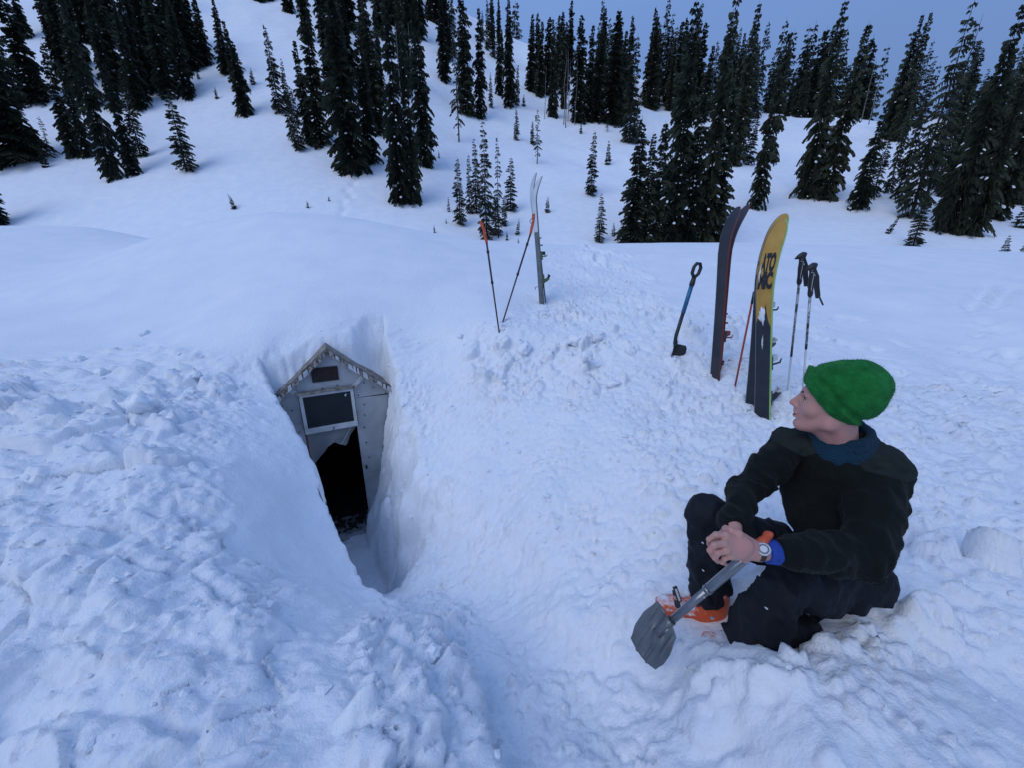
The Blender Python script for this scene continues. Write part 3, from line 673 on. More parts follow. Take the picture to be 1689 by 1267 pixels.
# ------------------------------------------------------------------ skis, poles and the blue-shafted shovel standing in the snow
M['ski_black'] = mat('ski_black', (0.022, 0.024, 0.032), .45, 0, (6, .25), (90, .1, .002))
M['ski_side_red'] = mat('ski_side_red', (0.14, 0.032, 0.026), .5)
M['ski_side_green'] = mat('ski_side_green', (0.30, 0.52, 0.16), .5)
M['ski_steel'] = mat('ski_steel', (0.30, 0.31, 0.32), .35, .8)
M['ski_yellow'] = mat('ski_yellow', (0.50, 0.30, 0.055), .5, 0, (7, (0.40, 0.21, 0.035)), (40, .15, .002))
M['ski_navy'] = mat('ski_navy', (0.016, 0.020, 0.030), .5, 0, (9, .3))
M['ski_white'] = mat('ski_white', (0.58, 0.62, 0.66), .45, 0, (5, .12))
M['ski_grey'] = mat('ski_grey', (0.10, 0.12, 0.12), .5, 0, (8, .25))
M['ski_olive'] = mat('ski_olive', (0.17, 0.24, 0.10), .5)
M['black_plastic'] = mat('black_plastic', (0.018, 0.019, 0.022), .45)
M['white_plastic'] = mat('white_plastic', (0.62, 0.63, 0.62), .4)
M['red_plastic'] = mat('red_plastic', (0.28, 0.04, 0.03), .45)
M['green_plastic'] = mat('green_plastic', (0.10, 0.15, 0.06), .5)
M['bind_steel'] = mat('bind_steel', (0.55, 0.56, 0.58), .3, .9)
M['letter_black'] = mat('letter_black', (0.012, 0.013, 0.018), .5)
M['orange_grip'] = mat('orange_grip', (0.55, 0.085, 0.03), .55, 0, (30, .15))
M['pole_dark'] = mat('pole_dark', (0.030, 0.018, 0.020), .4)
M['pole_silver'] = mat('pole_silver', (0.42, 0.44, 0.47), .4, .35, (14, (0.05, 0.055, 0.06), (.45, .55)))
M['pole_grey'] = mat('pole_grey', (0.50, 0.52, 0.56), .45, .2)
M['red_shaft'] = mat('red_shaft', (0.40, 0.055, 0.03), .45)
M['blue_shaft'] = mat('blue_shaft', (0.015, 0.13, 0.26), .4, 0, (25, .2))

def text_mesh(body, w, h, bold=.02):
    """flat letters filling a w x h box, centred on the origin, in x (across) and y (up)"""
    cu = bpy.data.curves.new('lettering', 'FONT'); cu.body = body; cu.align_x = 'CENTER'; cu.space_line = .78; cu.space_character = .92; cu.offset = bold; cu.resolution_u = 3
    to = bpy.data.objects.new('lettering', cu); COL.objects.link(to)
    dg = bpy.context.evaluated_depsgraph_get(); me = bpy.data.meshes.new_from_object(to.evaluated_get(dg))
    bpy.data.objects.remove(to); bpy.data.curves.remove(cu)
    co = np.array([v.co[:2] for v in me.vertices]); lo, hi = co.min(0), co.max(0)
    co = (co - (lo + hi) / 2) / (hi - lo) * np.array([w, h]); return me, co

def ski(name, label, group, tail, top, facing, length=1.75, waist=.098, mats=('ski_black', 'ski_side_red', 'ski_black'), tip_curve=.11, bury=.30, camber_side=1, bind='red', split=None, nose=.16, rocker=.32):
    """tail/top: snow entry and tip in world; facing: way the base looks.  local: a across, n = base normal, d along"""
    tail, top = np.asarray(tail, float), np.asarray(top, float); d = unit(top - tail); n = np.asarray(facing, float); n = unit(n - d * np.dot(n, d)); a = np.cross(n, d)
    vis = np.linalg.norm(top - tail); L = vis + bury; o = empty(name, label, 'ski', tail, group)
    org = tail - d * bury
    N = 44; zs = np.concatenate([np.linspace(0, L - nose - .14, 18), np.linspace(L - nose - .12, L - .02, 18), L - .02 + .02 * np.sin(np.linspace(.15, 1, 8) * math.pi / 2)])
    def width(z):
        q = z / L; w = waist * (1 + .16 * (2 * q - 1) ** 2 + .10 * smooth(.6, .9, q))
        e = np.clip((L - z) / nose, 0, 1); return w * np.sqrt(np.maximum(1 - (1 - e) ** 2.4, 0.0004))
    def offs(z): return -tip_curve * np.clip((z - (L - rocker)) / rocker, 0, 1) ** 2.0 - .006 * np.sin(math.pi * z / L)     # the tip curls away from the base
    def thick(z): return .007 + .010 * np.sin(np.clip(z / L, 0, 1) * math.pi) ** .7
    def pt(z, x, y): return org + d * z + a * x + n * (offs(z) + y) - tail
    rings = []
    for z in zs:
        w, t = width(z) / 2, thick(z)
        rings.append([pt(z, x, y) for x, y in [(-w, -.002), (-w * .98, -t), (-w * .6, -t - .002), (w * .6, -t - .002), (w * .98, -t), (w, -.002)]])
    m = MB(); k = len(rings[0]); vs = [p for r in rings for p in r]
    m.add(vs, [(i*k+j, i*k+(j+1)%k, (i+1)*k+(j+1)%k, (i+1)*k+j) for i in range(len(zs)-1) for j in range(k)] + [tuple(range(k)), tuple((len(zs)-1)*k + j for j in range(k))])
    m.build('topsheet', M[mats[2]], o, True)
    def strip(z0, z1, nm, mt, inset=.004, y=.0, jag=None):
        zz = [z for z in zs if z0 < z < z1]; zz = [z0] + zz + [z1] if z0 > 0 or z1 < L else list(zs)
        v = []; nx = 9
        for z in zz:
            w = max(width(min(z, L - 1e-4)) / 2 - inset, .001)
            for q in range(nx):
                x = -w + 2 * w * q / (nx - 1); zq = z
                if jag is not None and z in (zz[0], zz[-1]): zq = z + (jag(q) if (z == zz[-1]) == (jag(0) is not None and z1 < L) else 0)
                v.append(pt(zq, x, y))
        b = MB(); b.add(v, [(i*nx+q, (i+1)*nx+q, (i+1)*nx+q+1, i*nx+q+1) for i in range(len(zz)-1) for q in range(nx-1)]); return b.build(nm, M[mt], o, True)
    if split:
        z_s, mt2, prof = split
        strip(0, L - 1e-4, 'base', mats[0])
        # lower colour field with a jagged upper edge, laid on the base
        zz = np.linspace(.02, z_s, 14); v = []; nx = len(prof)
        for i, z in enumerate(zz):
            for q in range(nx):
                w = width(z) / 2 - .004; zq = z + (prof[q] if i == 13 else 0) ; v.append(pt(zq, -w + 2 * w * q / (nx - 1), .0012))
        b = MB(); b.add(v, [(i*nx+q, (i+1)*nx+q, (i+1)*nx+q+1, i*nx+q+1) for i in range(13) for q in range(nx-1)]); b.build('base_graphic', M[mt2], o, False)
    else:
        strip(0, L - 1e-4, 'base', mats[0])
    for sg in (-1, 1):
        e = MB(); v = []
        zz = zs[:-2]
        for z in zz:
            w, t = width(z) / 2, thick(z)
            v += [pt(z, sg * (w - .0022), .0006), pt(z, sg * (w + .002), .0006), pt(z, sg * (w + .002), -t - .0005)]
        e.add(v, [(i*3+j, (i+1)*3+j, (i+1)*3+j+1, i*3+j+1) for i in range(len(zz)-1) for j in range(2)]); e.build('edge', M[mats[1] if sg < 0 else 'ski_steel'], o, True)
    def on_base(z, x, y=.0): return pt(z, x, y)
    def part(m, nm, mt, par=None, **kw): return m.build(nm, M[mt], par or o, **kw)
    ax3 = (a, d, n); z_mid = bury + vis * bind[1]
    tb = bind[0]
    hk = {'red': 1.9, 'black': 2.7, 'green': 1.6}.get(tb, 1)
    def bx(z, x, yy, hx, hz, hy, mm): mm.box(pt(z, x, -thick(z) - yy * hk), ax3, (hx, hz, hy * hk))
    if tb in ('red', 'black', 'green'):
        cm = {'red': 'black_plastic', 'black': 'black_plastic', 'green': 'green_plastic'}[tb]; acc = {'red': 'red_plastic', 'black': 'white_plastic', 'green': 'black_plastic'}[tb]
        q_ = lambda z, x, y: pt(z, x, -thick(z) - y * hk)
        m = MB(); bx(z_mid, 0, .012, .034, .055, .012, m); toe = part(m, 'toe_binding', cm, bevel=.004)
        m = MB(); bx(z_mid + .028, 0, .038, .024, .022, .016, m); part(m, 'toe_lever', acc, toe, bevel=.004)
        for sg in (-1, 1): MB().tube([q_(z_mid - .01, sg * .026, .018), q_(z_mid - .014, sg * .036, .055), q_(z_mid + .004, sg * .022, .072)], [.008, .007, .005], 7).build('toe_arm', M[acc if tb == 'red' else cm], toe, True)
        z_h = z_mid - .30
        m = MB(); bx(z_h, 0, .014, .032, .060, .014, m); heel = part(m, 'heel_binding', cm, bevel=.005)
        m = MB(); m.tube([q_(z_h - .03, 0, .024), q_(z_h - .02, 0, .055), q_(z_h + .0, 0, .080)], [.026, .024, .018], 12); m.build('heel_tower', M[cm], heel, True)
        m = MB(); m.tube([q_(z_h + .004, 0, .070), q_(z_h + .03, 0, .088), q_(z_h + .045, 0, .075)], [.015, .018, .012], 10); m.build('heel_lever', M[acc], heel, True)
        brk = part(MB().box(pt(z_h - .09, 0, -thick(z_h) - .010), ax3, (.036, .022, .008)), 'brake', 'black_plastic')
        for sg in (-1, 1):
            b0 = pt(z_h - .10, sg * (waist * .5 + .010), -.004); MB().tube([q_(z_h - .07, sg * .030, .010), b0, b0 + a * sg * .034 + n * .030, b0 + a * sg * .046 + n * .020 - d * .035], .0045, 6).build('brake_arm', M['bind_steel' if tb != 'green' else 'black_plastic'], brk, True)
        for dz, hh in ((.13, .020), (.22, .016)):
            m = MB(); bx(z_mid + dz, 0, hh, .012, .008, hh, m); part(m, 'leash_stud', acc if tb == 'red' else cm, bevel=.003)
    o['_'] = 0; del o['_']
    return o, on_base, width, L, bury

# black pair
fB = unit([-.95, -.31, -.02])
bt = P(1178, 622, 3.78)
ski('ski', 'black-based ski with thin red edge, front one of the pair left of the yellow skis', 'skis standing upright in the snow', bt, PY(1197, 340, bt[1] + .10), fB, waist=.100, bind=('none', 0), tip_curve=.14, rocker=.42)
bt2 = P(1180, 617, 3.90)
ski('ski', 'black ski with curled tip standing just behind another black ski', 'skis standing upright in the snow', bt2, PY(1203, 336, bt2[1] + .10), fB, waist=.098, bind=('red', .24), mats=('ski_black', 'ski_side_red', 'ski_black'), tip_curve=.22, rocker=.46)
# yellow pair
fY = unit([-.88, -.47, -.03])
yt = P(1256, 690, 3.14)
so, onb, wd_, L_, bu_ = ski('ski', 'yellow ski with large black letters on its base, front one of its pair', 'skis standing upright in the snow', yt, PY(1261, 366, yt[1] + .06), fY, waist=.112,
     mats=('ski_yellow', 'ski_side_green', 'ski_navy'), bind=('black', .30), split=(1.06, 'ski_navy', [.0, .02, .05, .10, .17, .11, .07, .03, .045, .075, .06, .02]), tip_curve=.22, nose=.17, rocker=.55)
vis_ = L_ - bu_
def put_text(o, body, w, h, zc, material, bold, onb_):
    me, co = text_mesh(body, w, h, bold); me.vertices.foreach_set('co', np.array([onb_(zc + y, -x, .0026) for x, y in co], np.float32).ravel()); me.update()
    return link('lettering', me, M[material], o)
put_text(so, 'ATO', .104, .135, bu_ + vis_ * .812, 'letter_black', .055, onb); put_text(so, 'MIC', .102, .125, bu_ + vis_ * .730, 'letter_black', .055, onb)
# snow frozen to the base
def snow_patch(o, zc, onb_, seed, w=.022, h=.055, cx=.008):
    rr = np.random.RandomState(seed); n = 18; vs = [onb_(zc, cx, .012)]
    for ring, (q, y) in enumerate([(.55, .010), (1.0, .0016)]):
        for k in range(n):
            t = 2 * math.pi * k / n; r = q * (1 + .25 * rr.normal()) ; vs.append(onb_(zc + h * r * math.sin(t), cx + w * r * math.cos(t), y * (1 if q < 1 else 1)))
    fs = [(0, 1 + k, 1 + (k+1) % n) for k in range(n)] + [(1 + k, 1 + n + k, 1 + n + (k+1) % n, 1 + (k+1) % n) for k in range(n)]
    m = MB(); m.add(vs, fs); m.build('stuck_snow', M['snow'], o, True)
snow_patch(so, bu_ + vis_ * .565, onb, 2, .026, .06); snow_patch(so, bu_ + vis_ * .765, onb, 3, .005, .05, .044); snow_patch(so, bu_ + vis_ * .42, onb, 4, .004, .05, .004)
yt2 = P(1241, 664, 3.26)
ski('ski', 'yellow-tipped ski standing behind the lettered yellow ski', 'skis standing upright in the snow', yt2, PY(1266, 351, yt2[1] + .10), fY, waist=.112,
     mats=('ski_yellow', 'ski_side_green', 'ski_navy'), bind=('black', .52), split=(1.42, 'ski_navy', [.0, .02, .05, .1, .17, .11, .07, .03, .05, .1, .06, .02]), tip_curve=.22, nose=.17, rocker=.55)
# white and grey pair at the back
wt = P(893, 508, 5.3)
fW = unit([-.80, -.60, 0])
ski('ski', 'grey ski with olive bindings and white tip, nearer one beside the orange-gripped poles', 'skis standing upright in the snow', wt, PY(877, 290, wt[1] + .02), unit([-.90, -.43, 0]), waist=.10, mats=('ski_white', 'ski_grey', 'ski_olive'), bind=('green', .42),
    split=(1.28, 'ski_grey', [0, .01, .0, .01, .0]), tip_curve=.14)
wt2 = P(897, 502, 5.42)
ski('ski', 'thin white ski standing half hidden behind the grey ski', 'skis standing upright in the snow', wt2, PY(872, 285, wt2[1] + .04), unit([-.95, -.30, 0]), waist=.10, mats=('ski_white', 'ski_grey', 'ski_white'), bind=('none', 0), tip_curve=.10)

def pole(name, label, group, foot, head, kind):
    foot, head = np.asarray(foot, float), np.asarray(head, float); d = unit(head - foot); L = np.linalg.norm(head - foot)
    o = empty(name, label, 'ski pole' if kind != 'probe' else 'pole', foot, group)
    q = lambda s, off=(0, 0, 0): d * s + np.asarray(off, float)
    side = unit(np.cross(d, [0, 1, 0.2])); side = side if kind == 'orange' else -side; fwd = np.array([-.5, -.85, 0])*-1
    if kind == 'orange':
        MB().tube([q(-.25), q(L * .45)], [.0085, .0095], 10).build('shaft', M['pole_dark'], o, True)
        MB().tube([q(L * .45), q(L - .20)], [.011, .011], 10).build('upper_shaft', M['pole_dark'], o, True)
        for z in (.44, .73): MB().tube([q(L * z - .018), q(L * z - .012), q(L * z + .012), q(L * z + .018)], [.011, .016, .016, .011], 10).build('clamp', M['black_plastic'], o, True)
        MB().tube([q(L - .30), q(L - .21)], [.0105, .0105], 10).build('band', M['old_wood'], o, True)
        bend = side * .03
        gp = [q(L - .215), q(L - .19), q(L - .13) + bend * .3, q(L - .07) + bend * .35, q(L - .03) + bend * .7, q(L) + bend * 1.1]
        gr = MB().tube(gp, [.013, .016, .0165, .015, .017, .019], 12).build('grip', M['orange_grip'], o, True)
        MB().tube([gp[-1] - bend * .2, gp[-1] + d * .012 + bend * .2], [.021, .015], 12).build('grip_cap', M['orange_grip'], gr, True)
        MB().tube([gp[-2] + side * .014, gp[-2] + side * .03 - d * .05, gp[-3] + side * .022 - d * .03, gp[-3] + side * .012], .004, 6).build('strap', M['black_plastic'], o, True)
    elif kind == 'black':
        MB().tube([q(-.25), q(L * .36)], [.0062, .0075], 10).build('lower_shaft', M['pole_grey'], o, True)
        MB().tube([q(L * .36), q(L - .21)], [.0082, .0092], 12).build('shaft', M['pole_silver'], o, True)
        MB().tube([q(L * .36 - .004), q(L * .36 + .035)], [.0086, .0086], 12).build('band', M['letter_black'], o, True)
        me, co = text_mesh('COUNTRY', .24, .010, .012); r_ = .0090; cv = unit(-(foot + d * L * .5)); cv = unit(cv - d * np.dot(cv, d)); cs = np.cross(d, cv)
        pts = []
        for x, y in co:
            an = y / r_; s_p = L * .36 + .17 + x; pts.append(d * s_p + (r_ + .0006) * (cv * math.cos(an) - cs * math.sin(an) * -1))
        me.vertices.foreach_set('co', np.array(pts, np.float32).ravel()); me.update(); link('lettering', me, M['letter_black'], o)
        gp = [q(L - .22), q(L - .20), q(L - .15), q(L - .10), q(L - .05), q(L - .02)]
        gr = MB().tube(gp, [.013, .018, .0165, .019, .0165, .019], 12).build('grip', M['black_plastic'], o, True)
        cap = MB().tube([q(L - .025) - side * .052, q(L - .012) - side * .02, q(L) + side * .012, q(L + .012) + side * .028], [.004, .020, .026, .012], 12).build('grip_cap', M['black_plastic'], gr, True)
        s0 = q(L - .03) + side * .020
        loop = [s0, s0 + side * .022 - d * .05, s0 + side * .030 - d * .12, s0 + side * .042 - d * .19, s0 + side * .03 - d * .20, s0 + side * .012 - d * .12, s0 + side * .004 - d * .05]
        m = MB()
        for p_, r_ in zip(loop[:-1], loop[1:]):
            c = (p_ + r_) / 2; dd = unit(r_ - p_); m.box(c, (dd, fwd, np.cross(dd, fwd)), (np.linalg.norm(r_ - p_) / 2 + .006, .018, .009))
        m.build('strap', M['black_plastic'], o)
        e = loop[3]; dd = unit(side * .5 - d); MB().box(e + dd * .04, (dd, fwd, np.cross(dd, fwd)), (.042, .016, .005)).build('strap_end', M['black_plastic'], o)
        MB().tube([q(L - .045) - side * .008 - fwd * .018, q(L - .05) + side * .014 - fwd * .018, q(L - .10) + side * .008 - fwd * .021, q(L - .17) + side * .002 - fwd * .019, q(L - .185) + side * .016 - fwd * .018], .0016, 6).build('piping', M['white_plastic'], gr, True)
    else:
        MB().tube([q(-.15), q(L)], [.0085, .0085], 10).build('shaft', M['red_shaft'], o, True)
        MB().tube([q(L), q(L + .10)], [.0105, .010], 10).build('joint', M['black_plastic'], o, True)
    return o
pf = P(822, 538, 4.45); pole('ski_pole', 'dark ski pole with orange grip, planted upright left of the white skis', 'orange-gripped ski poles', pf, PY(798, 366, pf[1] + .05), 'orange')
pf = P(831, 525, 4.6); pole('ski_pole', 'dark ski pole with orange grip leaning against the white skis', 'orange-gripped ski poles', pf, PY(884, 356, pf[1] + .28), 'orange')
pf = P(1296, 672, 3.25); pole('ski_pole', 'silver ski pole with black grip, left one of two beside the yellow skis', 'black-gripped ski poles', pf, PY(1323, 420, pf[1] + .10), 'black')
pf = P(1324, 645, 3.05); pole('ski_pole', 'silver ski pole with black grip and hanging strap, right one above the green hat', 'black-gripped ski poles', pf, PY(1340, 438, pf[1] + .06), 'black')
pf = P(1217, 614, 3.5); pole('red_pole', 'thin red shaft leaning behind the yellow skis', None, pf, PY(1240, 500, pf[1] - .02), 'probe')

# blue-shafted shovel pushed blade first into the snow
sf, sh = P(1113, 560, 4.0), P(1146, 470, 4.05)
sh = PY(1142, 466, sf[1] + .02); so_ = empty('snow_shovel', 'blue and black snow shovel stuck upright in the snow left of the black skis', 'shovel', sf)
d = unit(sh - sf); side = unit(np.cross(d, [.35, -1, 0])); fw_ = np.cross(side, d); L = np.linalg.norm(sh - sf)
MB().tube([-side * 0 + np.array([.02, 0, -.10]), np.array([0.005, 0, -.03]), d * .04, d * L * .48], .018, 12).build('lower_shaft', M['black_plastic'], so_, True)
MB().tube([d * L * .48, d * L * .97], .021, 12).build('shaft', M['blue_shaft'], so_, True)
MB().tube([d * L * .95, d * L * 1.0, d * (L + .06)], [.025, .026, .02], 12).build('ferrule', M['black_plastic'], so_, True)
hd = d * (L + .05); m = MB()
m.tube([hd, hd + d * .04 - side * .040, hd + d * .10 - side * .040, hd + d * .135 - side * .018, hd + d * .14 + side * .022, hd + d * .105 + side * .046, hd + d * .045 + side * .040, hd], .017, 10); m.build('handle', M['black_plastic'], so_, True)
bl = []; nb, mb_ = 9, 10
for i in range(nb):
    for j in range(mb_):
        x = (i / (nb-1) - .5) * .17 * (1 - .12 * (j == 0)); y = -.02 - .24 * j / (mb_-1)
        bl.append(np.array([.02, 0, -.02]) + side * x + np.array([0, 0, 1]) * y - fw_ * (-.045 * (x / .08) ** 2 - .02 + .05 * (j / (mb_-1)) ** 1.5))
b = MB().add(bl, [(i*mb_+j, i*mb_+j+1, (i+1)*mb_+j+1, (i+1)*mb_+j) for i in range(nb-1) for j in range(mb_-1)]).build('blade', M['black_plastic'], so_, True)
sm = b.modifiers.new('thickness', 'SOLIDIFY'); sm.thickness = .006
MB().tube([np.array([.02, 0, -.12]), np.array([.014, 0, -.02]), np.array([.008, 0, .01])], [.02, .019, .016], 10).build('socket', M['black_plastic'], so_, True)
# ------------------------------------------------------------------ conifers
def leaf_mat(name, c1, c2):
    m = bpy.data.materials.new(name); m.use_nodes = True; nt = m.node_tree; b = nt.nodes['Principled BSDF']
    b.inputs['Roughness'].default_value = .8; b.inputs['Specular IOR Level'].default_value = .2
    tcn = nt.nodes.new('ShaderNodeTexCoord'); n = nt.nodes.new('ShaderNodeTexNoise'); n.inputs['Scale'].default_value = 14; n.inputs['Detail'].default_value = 3
    nt.links.new(tcn.outputs['Object'], n.inputs[0])
    oi = nt.nodes.new('ShaderNodeObjectInfo'); ad = nt.nodes.new('ShaderNodeMath'); ad.operation = 'MULTIPLY_ADD'; ad.inputs[1].default_value = .35; ad.inputs[2].default_value = -.17
    nt.links.new(oi.outputs['Random'], ad.inputs[0]); a2 = nt.nodes.new('ShaderNodeMath'); nt.links.new(n.outputs[0], a2.inputs[0]); nt.links.new(ad.outputs[0], a2.inputs[1])
    r = nt.nodes.new('ShaderNodeValToRGB'); r.color_ramp.elements[0].position = .3; r.color_ramp.elements[1].position = .75
    r.color_ramp.elements[0].color = (*c1, 1); r.color_ramp.elements[1].color = (*c2, 1)
    nt.links.new(a2.outputs[0], r.inputs[0]); nt.links.new(r.outputs[0], b.inputs['Base Color']); return m
M['needles'] = leaf_mat('needles', (0.018, 0.025, 0.018), (0.050, 0.058, 0.036))
M['bark'] = mat('bark', (0.035, 0.028, 0.024), .9, 0, (9, .4))
M['dead_wood'] = mat('dead_wood', (0.13, 0.12, 0.12), .85, 0, (5, (0.24, 0.23, 0.23)))
M['tree_snow'] = mat('tree_snow', (0.80, 0.83, 0.87), .8)

def conifer(seed, levels=46, per=7, radius=.125, dense=1.0, shape=.75, droop=.35, twigs=6, bare=0.02, snow=.10, jagged=.35, tsc=1.0):
    """unit-height tree; returns (crown mesh, trunk mesh, snow mesh)"""
    rr = np.random.RandomState(seed); V = []; Fc = []; SV = []; SF = []
    lop = rr.rand() * 6.28
    for lv in range(levels):
        f = (lv + rr.uniform(-.4, .4)) / levels; z = bare + (1 - bare) * np.clip(f, 0, 1) ** .95 * .985
        taper = (1 - z) ** shape * (.55 + .45 * smooth(0, .10, z))
        n = max(3, int(round(per * dense * (.55 + .45 * (1 - z)) + rr.uniform(-1, 1))))
        ph = rr.rand() * 6.28
        for b in range(n):
            if rr.rand() > .93 * min(dense, 1) + .04: continue
            an = ph + 6.283 * b / n + rr.uniform(-.35, .35)
            L = radius * taper * (1 + jagged * rr.normal()) * (1 + .18 * math.cos(an - lop)) + .010
            L = float(np.clip(L, .006, radius * 1.5)); dr = droop * (1 - .8 * z) * rr.uniform(.6, 1.4); up = .30 * z - .02
            ca, sa = math.cos(an), math.sin(an); z0 = z
            def at(q): r_ = L * q; return np.array([ca * r_, sa * r_, z0 + up * r_ - dr * L * q * q * 1.2 + .12 * L * max(0, q - .7)])
            px, py = -sa, ca
            w = (.0050 + .0075 * L / radius * .5) * tsc
            m = max(2, int(twigs * (.4 + .6 * L / (radius + 1e-6))))
            for k in range(m):
                q = (k + .6) / m * .98; p = at(q); tl = L * (.42 * (1 - q) + .16) * rr.uniform(.7, 1.3) + .006
                for sg in (-1, 1):
                    e = p + np.array([ca * .65 + sg * px * .75, sa * .65 + sg * py * .75, -.30 - .5 * rr.rand()]) * tl
                    hw = w * rr.uniform(.6, 1.2); bq = len(V)
                    dv = np.array([ca, sa, .2]) * hw
                    V += [p - dv, p + dv, e + dv * .45 + np.array([0, 0, -hw * .5]), e - dv * .55 + np.array([0, 0, -hw * rr.uniform(.3, 1.4)])]; Fc.append((bq, bq+1, bq+2, bq+3))
            tip = at(1.05); p = at(.55); bq = len(V); dv = np.array([px, py, 0]) * w * .7
            V += [p - dv, p + dv, tip + dv * .2, tip - dv * .2 + np.array([0, 0, -w * .4])]; Fc.append((bq, bq+1, bq+2, bq+3))
            if rr.rand() < snow * (1.2 if z < .6 else .5) and L > .02:
                c = at(rr.uniform(.55, .95)) + np.array([0, 0, .003]); a_, b_, h_ = L * rr.uniform(.07, .20), L * rr.uniform(.05, .12), L * rr.uniform(.04, .08)
                bq = len(SV)
                for ring, (qq, hh) in enumerate([(1, 0), (.75, .7)]):
                    for t in range(6):
                        th = 6.283 * t / 6 + ring * .5; g_ = qq * rr.uniform(.8, 1.2)
                        SV.append(c + np.array([ca, sa, -.35]) * a_ * g_ * math.cos(th) + np.array([px, py, 0]) * b_ * g_ * math.sin(th) + np.array([0, 0, hh * h_]))
                SV.append(c + np.array([0, 0, h_]))
                for t in range(6):
                    SF.append((bq+t, bq+(t+1)%6, bq+6+(t+1)%6, bq+6+t)); SF.append((bq+6+t, bq+6+(t+1)%6, bq+12, bq+12))
    cm = mesh_np('crown', np.array(V), np.array(Fc), False); cm.materials.append(M['needles'])
    m = MB(); k = 7; nn = 9; r0 = .012
    m.tube([np.array([.004 * math.sin(i * 1.3 + seed), .004 * math.cos(i * 1.7 + seed), -.06 + 1.06 * i / (nn-1)]) for i in range(nn)], [r0 * (1 - .95 * i / (nn-1)) for i in range(nn)], k)
    tm = bpy.data.meshes.new('trunk'); tm.from_pydata(m.v, [], m.f); tm.materials.append(M['bark'])
    sm_ = None
    if SV:
        m = MB(); m.v = [tuple(p) for p in SV]; m.f = [f if f[2] != f[3] else f[:3] for f in SF]; sm_ = bpy.data.meshes.new('snow_clumps'); sm_.from_pydata(m.v, [], m.f); sm_.materials.append(M['tree_snow'])
    return cm, tm, sm_
def snag(seed, stubs=14):
    rr = np.random.RandomState(seed); m = MB(); nn = 8
    m.tube([np.array([.006 * rr.normal(), .006 * rr.normal(), -.05 + 1.05 * i / (nn-1)]) for i in range(nn)], [.0085 * (1 - .85 * i / (nn-1)) for i in range(nn)], 6)
    for k in range(stubs):
        z = rr.uniform(.25, .97); an = rr.rand() * 6.28; l = rr.uniform(.012, .05) * (1.2 - z); p = np.array([0, 0, z])
        m.tube([p, p + np.array([math.cos(an), math.sin(an), -.3]) * l], [.0022, .0008], 4)
    tm = bpy.data.meshes.new('trunk'); tm.from_pydata(m.v, [], m.f); tm.materials.append(M['dead_wood']); return None, tm, None

TREES = {
 'A': [conifer(s, 56, 7, .086, .93, .72, .62, 7, .0, .18, .50) for s in (1, 2, 3, 14)],         # dense, narrow
 'B': [conifer(s, 50, 8, .112, .95, .68, .66, 8, .0, .18, .48) for s in (4, 5, 15)],           # dense, broad skirt
 'C': [conifer(s, 40, 6, .085, .85, .60, .50, 5, .03, .08, .40) for s in (6, 7)],           # slim
 'D': [conifer(s, 30, 5, .075, .62, .55, .70, 4, .08, .04, .55) for s in (8, 9)],           # sparse, half dead
 'S': [conifer(s, 15, 6, .20, 1.0, .85, .10, 5, .02, .06, .25, 2.4) for s in (10, 11)],     # young tree
 'N': [snag(s) for s in (12, 13)],
}
tree_group = {'A': 'conifers on the hillside', 'B': 'conifers on the hillside', 'C': 'conifers on the hillside', 'D': 'sparse conifers on the hillside', 'S': 'young conifers poking out of the snow', 'N': 'bare dead trunks on the hillside'}
trnd = random.Random(21)
def plant(kind, u, v, vt, label, wide=1.0, lean=None, Ydist=None, group=None):
    """stand a tree whose foot shows at pixel (u, v) and whose top reaches row vt"""
    p = hill_hit(u, v) if Ydist is None else PY(u, v, Ydist)
    r = ray(u, vt); ztop = r[2] / r[1] * p[1]; h = max(ztop - p[2], .25)
    c, t, s = TREES[kind][trnd.randrange(len(TREES[kind]))]
    name = {'S': 'young_conifer', 'N': 'dead_trunk'}.get(kind, 'conifer')
    o = empty(name, label, 'dead tree' if kind == 'N' and group is None else 'tree', p, group or tree_group[kind])
    w = h * wide * trnd.uniform(.78, .98); o.scale = (w, w, h)
    o.rotation_euler = (trnd.uniform(-.02, .02), (lean or 0) + trnd.uniform(-.02, .02), trnd.uniform(0, 6.28))
    if lean: o.rotation_euler = (0, lean, 0)
    link('trunk', t, None, o)
    if c: link('crown', c, None, o)
    if s:
        q = link('snow_clumps', s, None, o); q['kind'] = 'stuff'
    return o
T_ = []
def tr(kind, u, v, vt, label, wide=1.0, **k): T_.append((kind, u, v, vt, label, wide, k))
# --- left
tr('B', 28, 268, -30, 'broad dark conifer at the far left edge, its skirt touching the snow', 1.5)
tr('B', -6, 374, 225, 'low conifer branch tips cut off by the left picture edge', 1.2)
tr('D', 85, 258, 190, 'short thin conifer between the leftmost broad conifer and the first tall column', 1.3)
tr('S', 76, 276, 236, 'small conifer sprig in front of the leftmost broad conifer', .8)
tr('A', 58, 168, -40, 'dark conifer rising behind the leftmost broad conifer', 1.2)
tr('C', 22, 170, 10, 'slim dark conifer at the upper left corner', 1.5)
tr('A', 124, 258, 62, 'tall slim conifer with snow specks, second column from the left edge', .9)
tr('A', 145, 258, 95, 'conifer just right of the second column from the left edge', .8)
tr('A', 186, 296, -15, 'tall conifer whose foot stands lowest among the left columns', .75)
tr('A', 221, 288, 95, 'slim conifer column right of the lowest-footed left conifer', .8)
tr('C', 233, 258, 120, 'slim conifer touching the column to its left, edge of left stand', 1.1)
tr('C', 308, 282, 142, 'lone slender conifer with open branches right of the left stand', 1.6)
tr('S', 318, 262, 246, 'tiny conifer tip beside the lone slender conifer', .6)
tr('A', 341, 108, -10, 'short dark conifer at the right end of the upper left stand', 1.3)
tr('S', 328, 130, 112, 'tiny leaning conifer at the edge of the upper left stand', 1)
